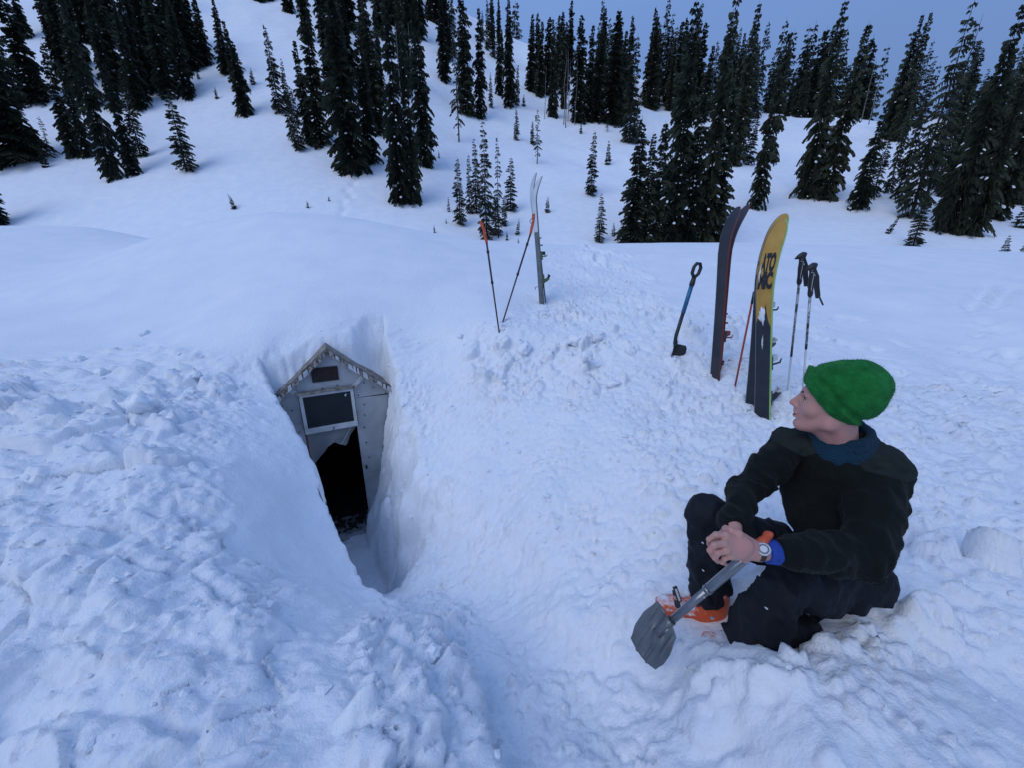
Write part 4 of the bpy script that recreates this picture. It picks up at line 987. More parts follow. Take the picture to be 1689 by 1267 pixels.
tr('S', 358, 163, 141, 'tiny lone conifer on open snow below the upper left stand', 1)
tr('A', 375, 122, -6, 'narrow conifer topping the upper open slope, left of two', 1.1)
tr('A', 392, 150, 30, 'narrow conifer in the close pair on the upper slope, back one', 1.0)
tr('B', 404, 190, 62, 'full conifer in the close pair on the upper slope, front one', .95)
tr('S', 418, 139, 110, 'small bushy conifer just right of the close pair', 1.1)
tr('C', 462, 187, 38, 'tall lone spire with curved tip at the right of the upper slope', 1.0)
tr('C', 478, 186, 95, 'slim conifer right behind the tall lone spire', 1.1)
tr('C', 494, 248, 140, 'slim conifer at the left foot of the middle stand, lowest one', 1.2)
tr('C', 482, 232, 120, 'thin conifer left of the middle stand', .9)
tr('S', 387, 345, 317, 'leaning conifer sprig alone on the open snow left', .9, lean=-.25)
tr('S', 508, 343, 329, 'tiny left one of two dark sprigs above the snow mound', 1.1)
tr('S', 543, 331, 322, 'tiny right one of two dark sprigs above the snow mound', 1.1)
# --- middle
tr('A', 530, 238, 20, 'dark conifer at the left front of the middle stand', 1.0)
tr('A', 512, 238, 60, 'conifer at the extreme left of the middle stand', .85)
tr('B', 584, 284, -40, 'tall broad-based conifer at the front of the middle stand with drooping skirt', .85)
tr('A', 612, 268, 30, 'conifer close right behind the broad-based middle conifer', .9)
tr('A', 623, 220, -20, 'conifer between the two tallest middle conifers', 1.0)
tr('A', 662, 334, -60, 'very tall column conifer in the middle, foot lowest of its stand', .62)
tr('A', 682, 334, 20, 'twin column conifer grown into the very tall middle one', .62)
tr('A', 702, 274, -30, 'tall conifer right of the very tall middle column', .85)
tr('S', 724, 260, 246, 'tiny conifer right of the tall middle columns', .8)
tr('D', 757, 234, 45, 'thin conifer with bare stem, right of the middle stand', .75)
tr('A', 768, 187, -25, 'dark conifer at the right end of the middle stand', .9)
tr('A', 793, 195, 5, 'tall slim conifer left of the snow gap', .75)
tr('C', 810, 177, 118, 'small slim conifer in the snow gap', .9)
tr('A', 825, 157, 18, 'slim conifer at the back of the snow gap', .7)
tr('A', 840, 175, -10, 'tall conifer right of the snow gap reaching above the frame', .75)
tr('C', 853, 173, 105, 'thin conifer behind the tall one right of the snow gap', 1.0)
tr('S', 864, 175, 154, 'tiny conifer on the shelf right of the snow gap', 1)
tr('C', 851, 231, 176, 'small conifer standing alone below the snow gap', 1.3)
tr('C', 878, 238, 198, 'small conifer left of the bare-branched one', 1.4)
tr('D', 886, 270, 177, 'bare-branched leaning small conifer above the white skis', 1.1)
tr('C', 974, 322, 214, 'lone slim conifer on open snow right of centre', 1.3)
tr('S', 1002, 271, 228, 'young conifer alone up-slope of the lone slim conifer', .85)
tr('S', 903, 350, 322, 'young conifer right of the white ski tips', .9)
tr('C', 988, 400, 317, 'young conifer with open whorls at the crest left of the big cluster', 1.5)
tr('S', 1011, 389, 365, 'tiny conifer between the open-whorled one and the big cluster', 1)
tr('S', 740, 349, 322, 'small bushy conifer left of the centre clump', .7)
tr('S', 717, 384, 369, 'tiny conifer tip on the crest left of the centre clump', .8)
tr('S', 736, 368, 360, 'tiniest dark tip left of the centre clump', .9)
tr('C', 760, 371, 258, 'leftmost tree of the centre clump', 1.4)
tr('C', 775, 352, 252, 'thin tree behind the left side of the centre clump', .9)
tr('C', 786, 352, 225, 'second tallest tree of the centre clump', 1.1)
tr('C', 803, 396, 196, 'tallest tree of the centre clump', 1.0)
tr('D', 822, 392, 220, 'nearly bare spindly tree of the centre clump', .7)
tr('C', 818, 388, 318, 'short full tree at the foot of the centre clump', 2.0)
tr('C', 842, 348, 256, 'rightmost tall tree of the centre clump', 1.4)
tr('C', 832, 372, 320, 'low tree at the right foot of the centre clump', 1.7)
tr('S', 853, 387, 358, 'small leaning conifer right of the centre clump', .8, lean=.12)
tr('S', 836, 396, 380, 'tiny conifer at the foot of the centre clump', 1)
tr('S', 855, 402, 391, 'tiny conifer tip at the crest right of the centre clump', 1)
# --- ridge right of centre
tr('A', 875, 150, 20, 'dark conifer left in the skyline stand right of centre', 1.1)
tr('A', 886, 150, 18, 'pointed conifer in the skyline stand, second from its left', 1.0)
tr('A', 911, 192, 26, 'slim conifer before the skyline stand with foot on the shelf', .7)
tr('A', 951, 200, 22, 'tall conifer left of the dead trunks on the skyline', 1.0)
tr('A', 970, 200, 36, 'conifer in the middle of the skyline stand right of centre', .9)
tr('A', 984, 200, 40, 'slim conifer beside the tallest skyline conifer', .9)
tr('B', 1006, 202, 13, 'tallest full conifer of the skyline stand right of centre', 1.0)
tr('A', 1024, 203, 90, 'shorter conifer right of the tallest skyline conifer', 1.2)
tr('D', 1001, 217, 190, 'low bare sprig under the skyline stand', 1.6)
tr('S', 958, 220, 200, 'small dark sprig under the dead trunks', 1.0)
tr('C', 1037, 236, 54, 'slim lone conifer at the right end of the skyline stand', 1.0)
tr('C', 1048, 232, 155, 'small conifer grown against the slim lone skyline conifer', 1.2)
for u, v, vt, l in [(898,196,108,'single pale bare trunk left of the skyline stand'), (929,205,88,'pale bare trunk, leftmost of the leaning group on the skyline'), (933,210,84,'pale bare trunk, tallest of the leaning group on the skyline'), (937,200,95,'pale bare trunk, rightmost of the leaning group on the skyline'), (948,206,100,'pale bare trunk in front of the skyline stand'), (955,190,90,'thin bare trunk right beside the skyline group'),
                  (671,252,40,'long pale bare trunk in front of the very tall middle column'), (678,256,66,'pale bare trunk, shorter one before the very tall middle column'), (685,250,38,'long pale bare trunk, rightmost before the very tall middle column'), (757,230,120,'bare trunk beside the thin bare-stemmed conifer'),
                  (1420,200,95,'bare trunk on the right skyline, left one'), (1432,205,100,'bare trunk on the right skyline, right one'), (1642,190,60,'bare tall trunk at the upper right edge')]:
    tr('N', u, v, vt, l, 1.0)
# --- right: big near cluster
tr('A', 1040, 401, 188, 'left flank tree of the big near conifer cluster', 1.15)
tr('A', 1062, 402, 215, 'low tree between left flank and main stems of the big cluster', 1.1)
tr('A', 1078, 403, 196, 'tree left of the main stems of the big near cluster', 1.0)
tr('A', 1107, 405, -14, 'left main stem of the big near conifer cluster, reaching above the frame', .72)
tr('A', 1154, 405, -22, 'right main stem of the big near conifer cluster, reaching above the frame', .72)
tr('A', 1172, 404, 130, 'right flank tree of the big near conifer cluster', .9)
tr('B', 1130, 405, 150, 'low full tree in the centre foot of the big cluster', .9)
tr('A', 1209, 272, -2, 'tall leaning conifer right of the big near cluster', .8)
tr('C', 1234, 272, 175, 'small conifer at the foot of the tall one right of the cluster', 1.2)
tr('C', 1222, 262, 120, 'slim conifer behind the tall one right of the cluster', 1.1)
tr('A', 1247, 344, 44, 'lone tall leaning conifer above the black skis', .68)
tr('B', 1328, 325, -6, 'massive tall conifer right of the yellow skis', .58)
tr('A', 1360, 329, 32, 'conifer paired against the massive tall one on its right', .75)
tr('C', 1345, 328, 200, 'low conifer at the foot of the massive tall one', 1.2)
tr('B', 1414, 345, 172, 'medium bushy conifer right of the massive tall one', .85)
tr('C', 1439, 325, 205, 'slim conifer right behind the medium bushy one', 1.2)
tr('S', 1461, 318, 300, 'tiny conifer between the bushy one and the leaning right group', 1)
tr('A', 1465, 228, 18, 'tall grey-topped conifer on the right skyline', .8)
tr('A', 1480, 232, 14, 'tall dark conifer beside the grey-topped skyline one', .75)
tr('D', 1492, 232, 62, 'thin sparse conifer leaning right on the skyline', .8)
tr('C', 1500, 360, -8, 'tall sparse conifer leaning out at the right', .85)
tr('D', 1520, 352, 20, 'half-bare tall conifer behind the sparse leaning one', .9)
tr('C', 1505, 407, 308, 'small conifer in front of the right group, foot at the crest', 1.6)
tr('S', 1463, 385, 348, 'leaning low sprig left of the small crest conifer', .8, lean=.45)
tr('B', 1566, 384, -4, 'broad dark conifer in the right group, left of two broad ones', .60)
tr('B', 1604, 388, 70, 'broad dark conifer in the right group, right of two broad ones', .72)
tr('B', 1640, 360, 60, 'dark conifer close to the right picture edge', .75)
tr('A', 1675, 335, 135, 'conifer cut by the right picture edge', 1.2)
tr('B', 1655, 300, 150, 'conifer in the dark mass at the right edge, behind', 1.0)
tr('S', 1654, 419, 385, 'low bush of conifer twigs at the crest near the right edge', 1.1)
tr('S', 1684, 424, 392, 'low conifer sprig at the crest cut by the right edge', 1.0)
tr('S', 1682, 375, 320, 'small conifer before the dark mass at the right edge', 1.0)
for a in T_: plant(*a[:6], **a[6])
# --- trees within the dense stands (nothing tells them apart)
def stand(poly, n, kinds, hpx, label, wide=(.8, 1.1)):
    us = [p[0] for p in poly]; vs = [p[1] for p in poly]; k = 0; got = 0; placed = []
    while got < n and k < 8000:
        k += 1; u, v = trnd.uniform(min(us), max(us)), trnd.uniform(min(vs), max(vs))
        if not in_poly(np.array([u]), np.array([v]), poly)[0]: continue
        if any(abs(u - a) < 5 and abs(v - b) < 6 for a, b in placed): continue
        placed.append((u, v)); got += 1
        plant(trnd.choice(kinds), u, v, v - trnd.uniform(*hpx), label, trnd.uniform(*wide), group='conifers in dense stands')
stand([(118, 178), (210, 186), (305, 178), (335, 150), (335, 60), (300, 10), (120, 10), (105, 110)], 34, 'AAAB', (130, 220), 'tall dark conifer within the dense upper left stand')
stand([(40, 150), (110, 130), (112, 40), (40, 30)], 5, 'AC', (90, 150), 'dark conifer between the left edge and the dense upper left stand')
stand([(505, 150), (640, 175), (765, 172), (770, 60), (700, -10), (510, -30), (495, 60)], 44, 'AAAC', (110, 190), 'tall dark conifer within the dense middle stand')
stand([(380, -8), (505, 45), (520, -25), (380, -60)], 9, 'A', (60, 100), 'dark conifer of the row along the top of the upper slope')
stand([(865, 140), (900, 175), (1035, 200), (1046, 165), (1010, 120), (870, 110)], 22, 'AAC', (85, 140), 'dark conifer within the skyline stand right of centre')
stand([(1062, 178), (1240, 215), (1250, 185), (1075, 150)], 36, 'ACC', (95, 165), 'dark conifer on the skyline behind the big near cluster')
stand([(1250, 192), (1440, 196), (1440, 178), (1250, 170)], 30, 'ACC', (75, 145), 'small dark conifer along the low skyline right of the big cluster')
stand([(1440, 200), (1689, 260), (1689, 190), (1440, 178)], 18, 'ACC', (80, 160), 'dark conifer on the skyline behind the right group')
stand([(1560, 330), (1689, 330), (1689, 250), (1540, 260)], 9, 'AAB', (110, 190), 'dark conifer in the thick right-hand group')
stand([(775, 100), (850, 120), (850, 60), (780, 40)], 8, 'AC', (50, 90), 'dark conifer around the snow gap on the skyline')
stand([(1440, 330), (1560, 350), (1689, 345), (1689, 240), (1450, 240)], 14, 'ACCD', (130, 230), 'tall thin conifer crowding the right-hand group', (.6, .85))
# ------------------------------------------------------------------ seated person with shovel
M['skin'] = mat('skin', (0.47, 0.26, 0.205), .55, 0, (16, (0.56, 0.255, 0.21)), (380, .3, .0025)); 
_sb = M['skin'].node_tree.nodes['Principled BSDF']; _sb.inputs['Subsurface Weight'].default_value = .06; _sb.inputs['Subsurface Radius'].default_value = (.012, .004, .002)
M['lip'] = mat('lip', (0.34, 0.12, 0.10), .45)
M['teeth'] = mat('teeth', (0.6, 0.57, 0.5), .3)
M['brow'] = mat('brow', (0.055, 0.032, 0.022), .8)
M['eye_white'] = mat('eye_white', (0.6, 0.58, 0.55), .25)
M['iris'] = mat('iris', (0.03, 0.03, 0.03), .2)
def cloth(name, c, c2, sc, strength, rough=.95):
    m = mat(name, c, rough, 0, (9, c2), None, .15); nt = m.node_tree; b = nt.nodes['Principled BSDF']
    b.inputs['Sheen Weight'].default_value = .04; b.inputs['Sheen Roughness'].default_value = .5
    t = nt.nodes.new('ShaderNodeTexCoord'); w = nt.nodes.new('ShaderNodeTexWave'); w.inputs['Scale'].default_value = sc; w.inputs['Distortion'].default_value = 2.5; w.inputs['Detail'].default_value = 2
    w.bands_direction = 'DIAGONAL'
    n = nt.nodes.new('ShaderNodeTexNoise'); n.inputs['Scale'].default_value = sc * 6; n.inputs['Detail'].default_value = 3
    nt.links.new(t.outputs['Object'], w.inputs[0]); nt.links.new(t.outputs['Object'], n.inputs[0])
    ad = nt.nodes.new('ShaderNodeMath'); nt.links.new(w.outputs[1], ad.inputs[0]); nt.links.new(n.outputs[0], ad.inputs[1])
    bp = nt.nodes.new('ShaderNodeBump'); bp.inputs['Strength'].default_value = strength; bp.inputs['Distance'].default_value = .004
    nt.links.new(ad.outputs[0], bp.inputs['Height']); nt.links.new(bp.outputs[0], b.inputs['Normal']); return m
def wool(name, c, c2):
    m = mat(name, c, .95, 0, (26, c2), (210, .9, .006), .1); b = m.node_tree.nodes['Principled BSDF']; b.inputs['Sheen Weight'].default_value = .15; b.inputs['Sheen Roughness'].default_value = .6; b.inputs['Sheen Tint'].default_value = (.3, .8, .4, 1); return m
M['hat_wool'] = wool('hat_wool', (0.008, 0.115, 0.022), (0.016, 0.185, 0.038))
M['sweater_wool'] = cloth('sweater_wool', (0.0055, 0.0075, 0.0072), (0.0085, 0.0105, 0.0095), 60, .35)
M['patch_cloth'] = mat('patch_cloth', (0.014, 0.019, 0.017), .8, 0, (30, .2), (300, .2, .001), .2)
M['trouser_cloth'] = mat('trouser_cloth', (0.0075, 0.009, 0.014), .75, 0, (7, .2), (160, .15, .002), .25)
M['gaiter_wool'] = cloth('gaiter_wool', (0.007, 0.030, 0.055), (0.012, 0.045, 0.078), 55, .8)
M['boot_orange'] = mat('boot_orange', (0.62, 0.085, 0.015), .38, 0, None, (40, .15, .003))
_nt = M['boot_orange'].node_tree; _g = _nt.nodes.new('ShaderNodeNewGeometry'); _s = _nt.nodes.new('ShaderNodeSeparateXYZ'); _nt.links.new(_g.outputs['Normal'], _s.inputs[0])
_n = _nt.nodes.new('ShaderNodeTexNoise'); _n.inputs['Scale'].default_value = 22; _n.inputs['Detail'].default_value = 8; _n.inputs['Roughness'].default_value = .7; _nt.links.new(_nt.nodes['Texture Coordinate'].outputs['Object'], _n.inputs[0])
_m = _nt.nodes.new('ShaderNodeMath'); _m.operation = 'MULTIPLY_ADD'; _m.inputs[1].default_value = .22; _nt.links.new(_s.outputs['Z'], _m.inputs[0]); _nt.links.new(_n.outputs[0], _m.inputs[2])
_r = _nt.nodes.new('ShaderNodeValToRGB'); _r.color_ramp.elements[0].position = .60; _r.color_ramp.elements[1].position = .78; _r.color_ramp.elements[0].color = (.62, .085, .015, 1); _r.color_ramp.elements[1].color = (.76, .78, .82, 1)
_nt.links.new(_m.outputs[0], _r.inputs[0]); _nt.links.new(_r.outputs[0], _nt.nodes['Principled BSDF'].inputs['Base Color'])
M['boot_dark'] = mat('boot_dark', (0.03, 0.03, 0.035), .5)
M['cuff_blue'] = mat('cuff_blue', (0.010, 0.045, 0.28), .8, 0, (60, .2), (200, .3, .002))
M['alu'] = mat('alu', (0.22, 0.23, 0.24), .30, .9, (16, .12), (120, .08, .002))
M['alu_blade'] = mat('alu_blade', (0.13, 0.145, 0.155), .40, .5, (9, .22), (50, .15, .003))
M['watch_dial'] = mat('watch_dial', (0.10, 0.13, 0.15), .3)
M['watch_strap'] = mat('watch_strap', (0.035, 0.018, 0.014), .6)

def nrm(a): return unit(a)
ZU = np.array([0, 0, 1.0])
# --- joints (photo pixel, depth)
J = {}
J['neck'] = P(1385, 730, 1.50)
fT = nrm([-.56, -.83, 0]); lT = np.cross(ZU, fT)             # torso facing and its left
shw = .148
J['shR'] = J['neck'] - lT * shw + ZU * -.062 + fT * .01; J['shL'] = J['neck'] + lT * (shw - .008) + ZU * -.080
J['pel'] = P(1372, 942, 1.64)
J['hipR'] = J['pel'] - lT * .095; J['hipL'] = J['pel'] + lT * .095
J['kneeR'] = P(1168, 850, 1.74); J['ankR'] = P(1172, 992, 1.86)
J['kneeL'] = P(1300, 972, 1.46); J['ankL'] = P(1226, 1060, 1.64)
J['elbR'] = P(1228, 815, 1.50); J['wriR'] = P(1207, 872, 1.33)
J['elbL'] = P(1428, 915, 1.30); J['wriL'] = P(1252, 911, 1.27)
for a, b in [('shR','elbR'),('elbR','wriR'),('shL','elbL'),('elbL','wriL'),('neck','pel'),('hipR','kneeR'),('kneeR','ankR'),('hipL','kneeL'),('kneeL','ankL')]: print(a, b, round(float(np.linalg.norm(J[a]-J[b])), 3))
base = np.array([J['pel'][0], J['pel'][1], J['pel'][2] - .12])
person = None
def pm(me, name, material, parent):
    me.transform(Matrix.Translation(-Vector(base))); return link(name, me, M[material], parent)

# --- head frame
F0 = nrm([-.735, .678, 0.0]); tilt = math.radians(4)
HF_ = nrm(F0 * math.cos(tilt) + ZU * math.sin(tilt)); HU = nrm(ZU * math.cos(tilt) - F0 * math.sin(tilt)); HL = np.cross(HU, HF_)
AX = (HF_, HL, HU)
hs = 1.04
HC = P(1331, 660, 1.44) - (HF_ * .074 + HL * .034) * hs
def H(f, l, u): return HC + (HF_ * f + HL * l + HU * u) * hs
def build_head():
    g = SDF(H(-.15, 0, 0) * 0 + HC - .22, HC + .20, .0030)
    R_ = lambda *r: tuple(x * hs for x in r)
    g.ell(H(-.012, 0, .035), AX, R_(.100, .074, .090), .02)            # skull
    g.ell(H(.030, 0, -.005), AX, R_(.066, .064, .085), .025)           # face mass
    g.ell(H(.045, 0, -.060), AX, R_(.048, .046, .050), .025)           # mouth barrel
    g.ell(H(.068, 0, -.104), AX, R_(.026, .028, .020), .020)           # chin
    for s in (-1, 1):
        g.cone(H(-.005, s*.054, -.062), H(.062, s*.018, -.106), .020*hs, .017*hs, .022)   # jaw
        g.cone(H(-.008, s*.056, -.020), H(-.005, s*.054, -.062), .018*hs, .020*hs, .022)
        g.ell(H(.052, s*.045, -.030), AX, R_(.024, .020, .022), .022)  # cheekbone
        g.cone(H(.086, s*.010, .022), H(.070, s*.048, .020), .010*hs, .010*hs, .014)      # brow ridge
        g.ell(H(.088, s*.032, .000), AX, R_(.016, .018, .012), .012, 'sub')    # socket
        g.ell(H(.070, s*.032, -.002), AX, R_(.0125, .0155, .0120), .004)       # lids over the eyeball
        g.ell(H(.096, s*.0105, -.041), AX, R_(.010, .0085, .008), .008)        # nostril wing
    g.cone(H(.088, 0, .012), H(.110, 0, -.030), .0085*hs, .0115*hs, .012)      # nose
    g.ell(H(.1115, 0, -.034), AX, R_(.0115, .0115, .0100), .006)
    g.cone(H(.098, 0, -.048), H(.096, 0, -.060), .008*hs, .008*hs, .008)
    g.ell(H(.093, 0, -.0625), AX, R_(.0105, .024, .0070), .006)        # upper lip
    g.ell(H(.0915, 0, -.0790), AX, R_(.0105, .021, .0078), .006)       # lower lip
    g.ell(H(.104, 0, -.0705), AX, R_(.016, .026, .0030), .004, 'sub')  # mouth line
    g.ell(H(.092, 0, -.090), AX, R_(.010, .016, .006), .010, 'sub')
    # neck
    nk = J['neck'] + ZU * -.02
    g.cone(H(-.022, 0, -.040), nk + fT * .01, .054*hs, .060, .025)
    g.cone(H(.020, 0, -.090), nk + fT * .045 + ZU * .02, .032*hs, .030, .030)
    g.cone(H(-.02, .050, -.055), nk + fT * .05 + lT * .012, .014, .016, .022)  # neck muscle
    g.noise(30, .0006, .02)
    return g.mesh('person')
def build_hands(g):
    pass
head_me = build_head()

# --- hands: left hand folded over the right one on the shovel grip
VX = np.array([1.0, 0, 0]); VU = np.array([0, SP, CP]); VF = np.array([0, CP, -SP])      # camera right, up, forward
def hand_sdf(lo, hi): return SDF(lo, hi, .0018)
wl_, wr_ = J['wriL'], J['wriR']
lo = np.minimum(wl_, wr_) - .17; hi = np.maximum(wl_, wr_) + .11
g = hand_sdf(lo, hi)
# forearms entering the sleeves
g.cone(wl_, wl_ + nrm(J['elbL'] - wl_) * .07, .026, .029, .012); g.cone(wr_, wr_ + nrm(J['elbR'] - wr_) * .07, .026, .029, .012)
# left hand: back of the hand faces the camera, knuckles to the left in the picture
kn = [P(1197, 884, 1.225), P(1194, 897, 1.212), P(1198, 909, 1.212), P(1206, 918, 1.222)]                 # index .. little knuckle
for k, q in enumerate(kn): g.cone(wl_ + VU * (.012 - .008 * k), q, .020 - .001 * k, .0125 - .0005 * k, .014)
g.ell((wl_ + kn[1] * 1.2 + kn[2] * .8) / 3, (nrm(kn[1] - wl_), VU, VF), (.045, .033, .018), .015)
fing = [[P(1181, 883, 1.222), P(1170, 891, 1.235), P(1170, 899, 1.258)],
        [P(1178, 900, 1.204), P(1171, 909, 1.220), P(1175, 917, 1.245)],
        [P(1184, 913, 1.206), P(1179, 921, 1.222), P(1184, 927, 1.246)],
        [P(1195, 922, 1.220), P(1191, 928, 1.236), P(1196, 931, 1.255)]]
for k, (q, f) in enumerate(zip(kn, fing)):
    r = [.0108, .0098, .0090, .0078]; sc = [1, 1.02, .97, .86][k]
    g.chain([q] + f, [x * sc for x in r], .0035)
    g.ell(q - VF * .004, (VX, VU, VF), (.010, .009, .007), .006)
g.chain([wl_ + VU * .022 - VX * .012, P(1219, 882, 1.238), P(1206, 876, 1.245), P(1196, 874, 1.262)], [.015, .0125, .0110, .0090], .006)   # left thumb along the top
# right hand: below, fingers closed round the grip
kr = [P(1196, 889, 1.285), P(1203, 897, 1.275), P(1211, 904, 1.272), P(1219, 909, 1.278)]
for k, q in enumerate(kr): g.cone(wr_ + VX * (.004 * k - .006), q, .021, .012, .014)
for k, q in enumerate(kr):
    g.chain([q, q + VX * .012 - VU * .024 - VF * .016, q + VX * .028 - VU * .030 + VF * .006, q + VX * .032 - VU * .014 + VF * .020], [.0108, .0100, .0092, .008], .004)
g.chain([wr_ - VX * .014 - VU * .008, P(1189, 884, 1.285), P(1181, 893, 1.272), P(1183, 903, 1.262)], [.015, .0125, .011, .009], .006)     # right thumb
g.noise(60, .0004, .01)
hand_me = g.mesh('hands')

# body core hidden by the clothes, so that head, arms and legs are one body
g = SDF(np.min([J[k] for k in J], 0) - .2, np.max([J[k] for k in J], 0) + .2, .011)
g.cone(J['neck'], J['neck'] - ZU * .08, .055, .07, .03)
g.cone(J['shR'], J['shL'], .040, .040, .01); g.cone(J['neck'] - ZU * .12, J['pel'] + ZU * .05, .085, .085, .01)
for s in 'RL':
    g.chain([J['sh'+s], J['elb'+s], J['wri'+s]], [.034, .026, .022], .006); g.chain([J['hip'+s], J['knee'+s], J['ank'+s]], [.060, .045, .036], .006)
core_me = g.mesh('core')
import bmesh
bm = bmesh.new()
for me in (head_me, hand_me, core_me): bm.from_mesh(me)
body = bpy.data.meshes.new('person'); bm.to_mesh(body); bm.free(); body.polygons.foreach_set('use_smooth', [True] * len(body.polygons))
body.transform(Matrix.Translation(-Vector(base)))
person = link('person', body, M['skin']); person.location = V3(base)
tag(person, 'person in green knit hat and dark sweater sitting in the snow, holding a shovel', 'person')

def small(me, name, material, parent=None): return pm(me, name, material, parent or person)
# --- face details
for s in (-1, 1):
    g = SDF(HC - .16, HC + .16, .0022); g.chain([H(.0965, s*.014, .0175), H(.0900, s*.030, .0235), H(.0720, s*.047, .0190)], [.0036, .0042, .0024], .003); small(g.mesh('eyebrow'), 'eyebrow', 'brow')
for s in (-1, 1):
    g = SDF(H(.08, s*.032, 0) - .025, H(.08, s*.032, 0) + .025, .0012); g.ell(H(.0715, s*.032, -.0035), AX, (.0122, .0140, .0055), .001); e = small(g.mesh('eye'), 'eye', 'eye_white')
    g = SDF(H(.08, s*.032, 0) - .025, H(.08, s*.032, 0) + .025, .0012); g.ell(H(.0785, s*.033, -.0035), AX, (.0060, .0058, .0055), .001); small(g.mesh('iris'), 'iris', 'iris', e)
    g = SDF(H(.08, s*.032, 0) - .03, H(.08, s*.032, 0) + .03, .0012); g.chain([H(.084, s*.020, .0025), H(.0845, s*.032, .0050), H(.076, s*.046, .0005)], [.0011, .0016, .0012], .001); small(g.mesh('eyelashes'), 'eyelashes', 'brow', e)
g = SDF(HC - .14, HC + .16, .0018); g.ell(H(.0935, 0, -.0635), AX, (.0100, .0225, .0050), .002); small(g.mesh('upper_lip'), 'upper_lip', 'lip'); g = SDF(HC - .14, HC + .16, .0018); g.ell(H(.0920, 0, -.0775), AX, (.0105, .0200, .0056), .002); small(g.mesh('lower_lip'), 'lower_lip', 'lip')
g = SDF(HC - .14, HC + .16, .0016); g.ell(H(.0850, 0, -.0702), AX, (.0110, .018, .0035), .001); small(g.mesh('teeth'), 'teeth', 'teeth')
# --- hat
brim_p, brim_q = H(.092, 0, .058), H(-.078, 0, -.084)
bd = nrm(brim_p - brim_q); bn = nrm(np.cross(HL, bd)); bn = bn if np.dot(bn, HU) > 0 else -bn
g = SDF(HC - .25, HC + .30, .0034)
hc = H(-.026, 0, .056)
hax = (nrm(HF_ - HU * .0), HL, HU)
g.ell(hc, hax, (.108*hs, .094*hs, .108*hs), .01)
g.ell(H(-.048, 0, .100), hax, (.062*hs, .070*hs, .058*hs), .05)
g.ell(H(.035, 0, .085), hax, (.060*hs, .072*hs, .055*hs), .04)
g.ell(H(.105, 0, .170), hax, (.06, .07, .03), .03, 'sub')
for l_ in (.0, .035, -.035): g.ell(H(-.085, l_, .168), (nrm(HF_ + HU * .5), HL, nrm(HU - HF_ * .5)), (.045, .010, .014), .02, 'sub')
g.noise(14, .0040, .03, 2); 
X_, Y_, Z_ = g.all(); db = (X_ - brim_p[0]) * bn[0] + (Y_ - brim_p[1]) * bn[1] + (Z_ - brim_p[2]) * bn[2]
g.D -= (.0095 * smooth(.046, .038, db) + .004 * np.exp(-((db - .036) / .006) ** 2)).astype(np.float32)
g.D += (.0055 * np.exp(-((db - .054) / .008) ** 2)).astype(np.float32)
g.D = np.maximum(g.D, -(db + .002).astype(np.float32)); inner = SDF(HC - .25, HC + .30, .0034)
inner.ell(hc, hax, (.092*hs, .078*hs, .088*hs), .01); g.D = np.maximum(g.D, -inner.D)
g.noise(150, .0016, .02, 1)
hat_me = g.mesh('knit_hat'); hat_o = small(hat_me, 'knit_hat', 'hat_wool')
def fuzz(src, parent, n, length, material, seed, name='wool_fuzz'):
    """loose fibres standing off a woollen surface"""
    me = src; rr = np.random.RandomState(seed); nv = len(me.vertices)
    co = np.zeros(nv * 3, np.float32); no = np.zeros(nv * 3, np.float32); me.vertices.foreach_get('co', co); me.vertices.foreach_get('normal', no); co = co.reshape(-1, 3); no = no.reshape(-1, 3)
    out = np.einsum('ij,ij->i', no, -(co + base)) > -.25; ids_ = np.nonzero(out)[0]; k = rr.choice(ids_, n)
    p = co[k] + rr.normal(size=(n, 3)) * .0015; nn_ = no[k] + rr.normal(size=(n, 3)) * .75; nn_ /= np.linalg.norm(nn_, axis=1)[:, None]
    sd_ = np.cross(nn_, rr.normal(size=(n, 3))); sd_ /= np.linalg.norm(sd_, axis=1)[:, None]; L_f = (length * rr.uniform(.4, 1.3, n))[:, None]
    vs_ = np.stack([p - no[k] * .001 - sd_ * .00045, p - no[k] * .001 + sd_ * .00045, p + nn_ * L_f], 1).reshape(-1, 3)
    o = link(name, mesh_np(name, vs_, np.arange(3 * n).reshape(-1, 3), False), M[material], parent); o['kind'] = 'stuff'
fuzz(hat_me, hat_o, 9000, .0052, 'hat_wool', 1)
# --- neck gaiter
g = SDF(J['neck'] - .2, J['neck'] + .22, .0034)
nc = J['neck'] + ZU * .006 + fT * .012; gax = nrm(ZU * .95 - VX * .16 + fT * -.0 - VF * .26); ga = nrm(np.cross(gax, fT)); gb_ = np.cross(ga, gax)
for row, (rr_, zz, tt) in enumerate([(.074, .058, .012), (.079, .036, .016), (.086, .012, .020), (.093, -.012, .022), (.098, -.034, .018)]):
    n_ = 22
    for k in range(n_):
        t0, t1 = 2*math.pi*k/n_, 2*math.pi*(k+1)/n_; w0 = .004 * math.sin(3 * t0 + row * 2)
        q = lambda t: nc + ga * math.cos(t) * rr_ * 1.02 + gb_ * math.sin(t) * rr_ * .95 + gax * (zz + .006 * math.sin(2 * t + row) - .010 * math.sin(t))
        g.cone(q(t0), q(t1), tt, tt, .010)
g.noise(28, .003, .03, 2)
small(g.mesh('neck_gaiter'), 'neck_gaiter', 'gaiter_wool')
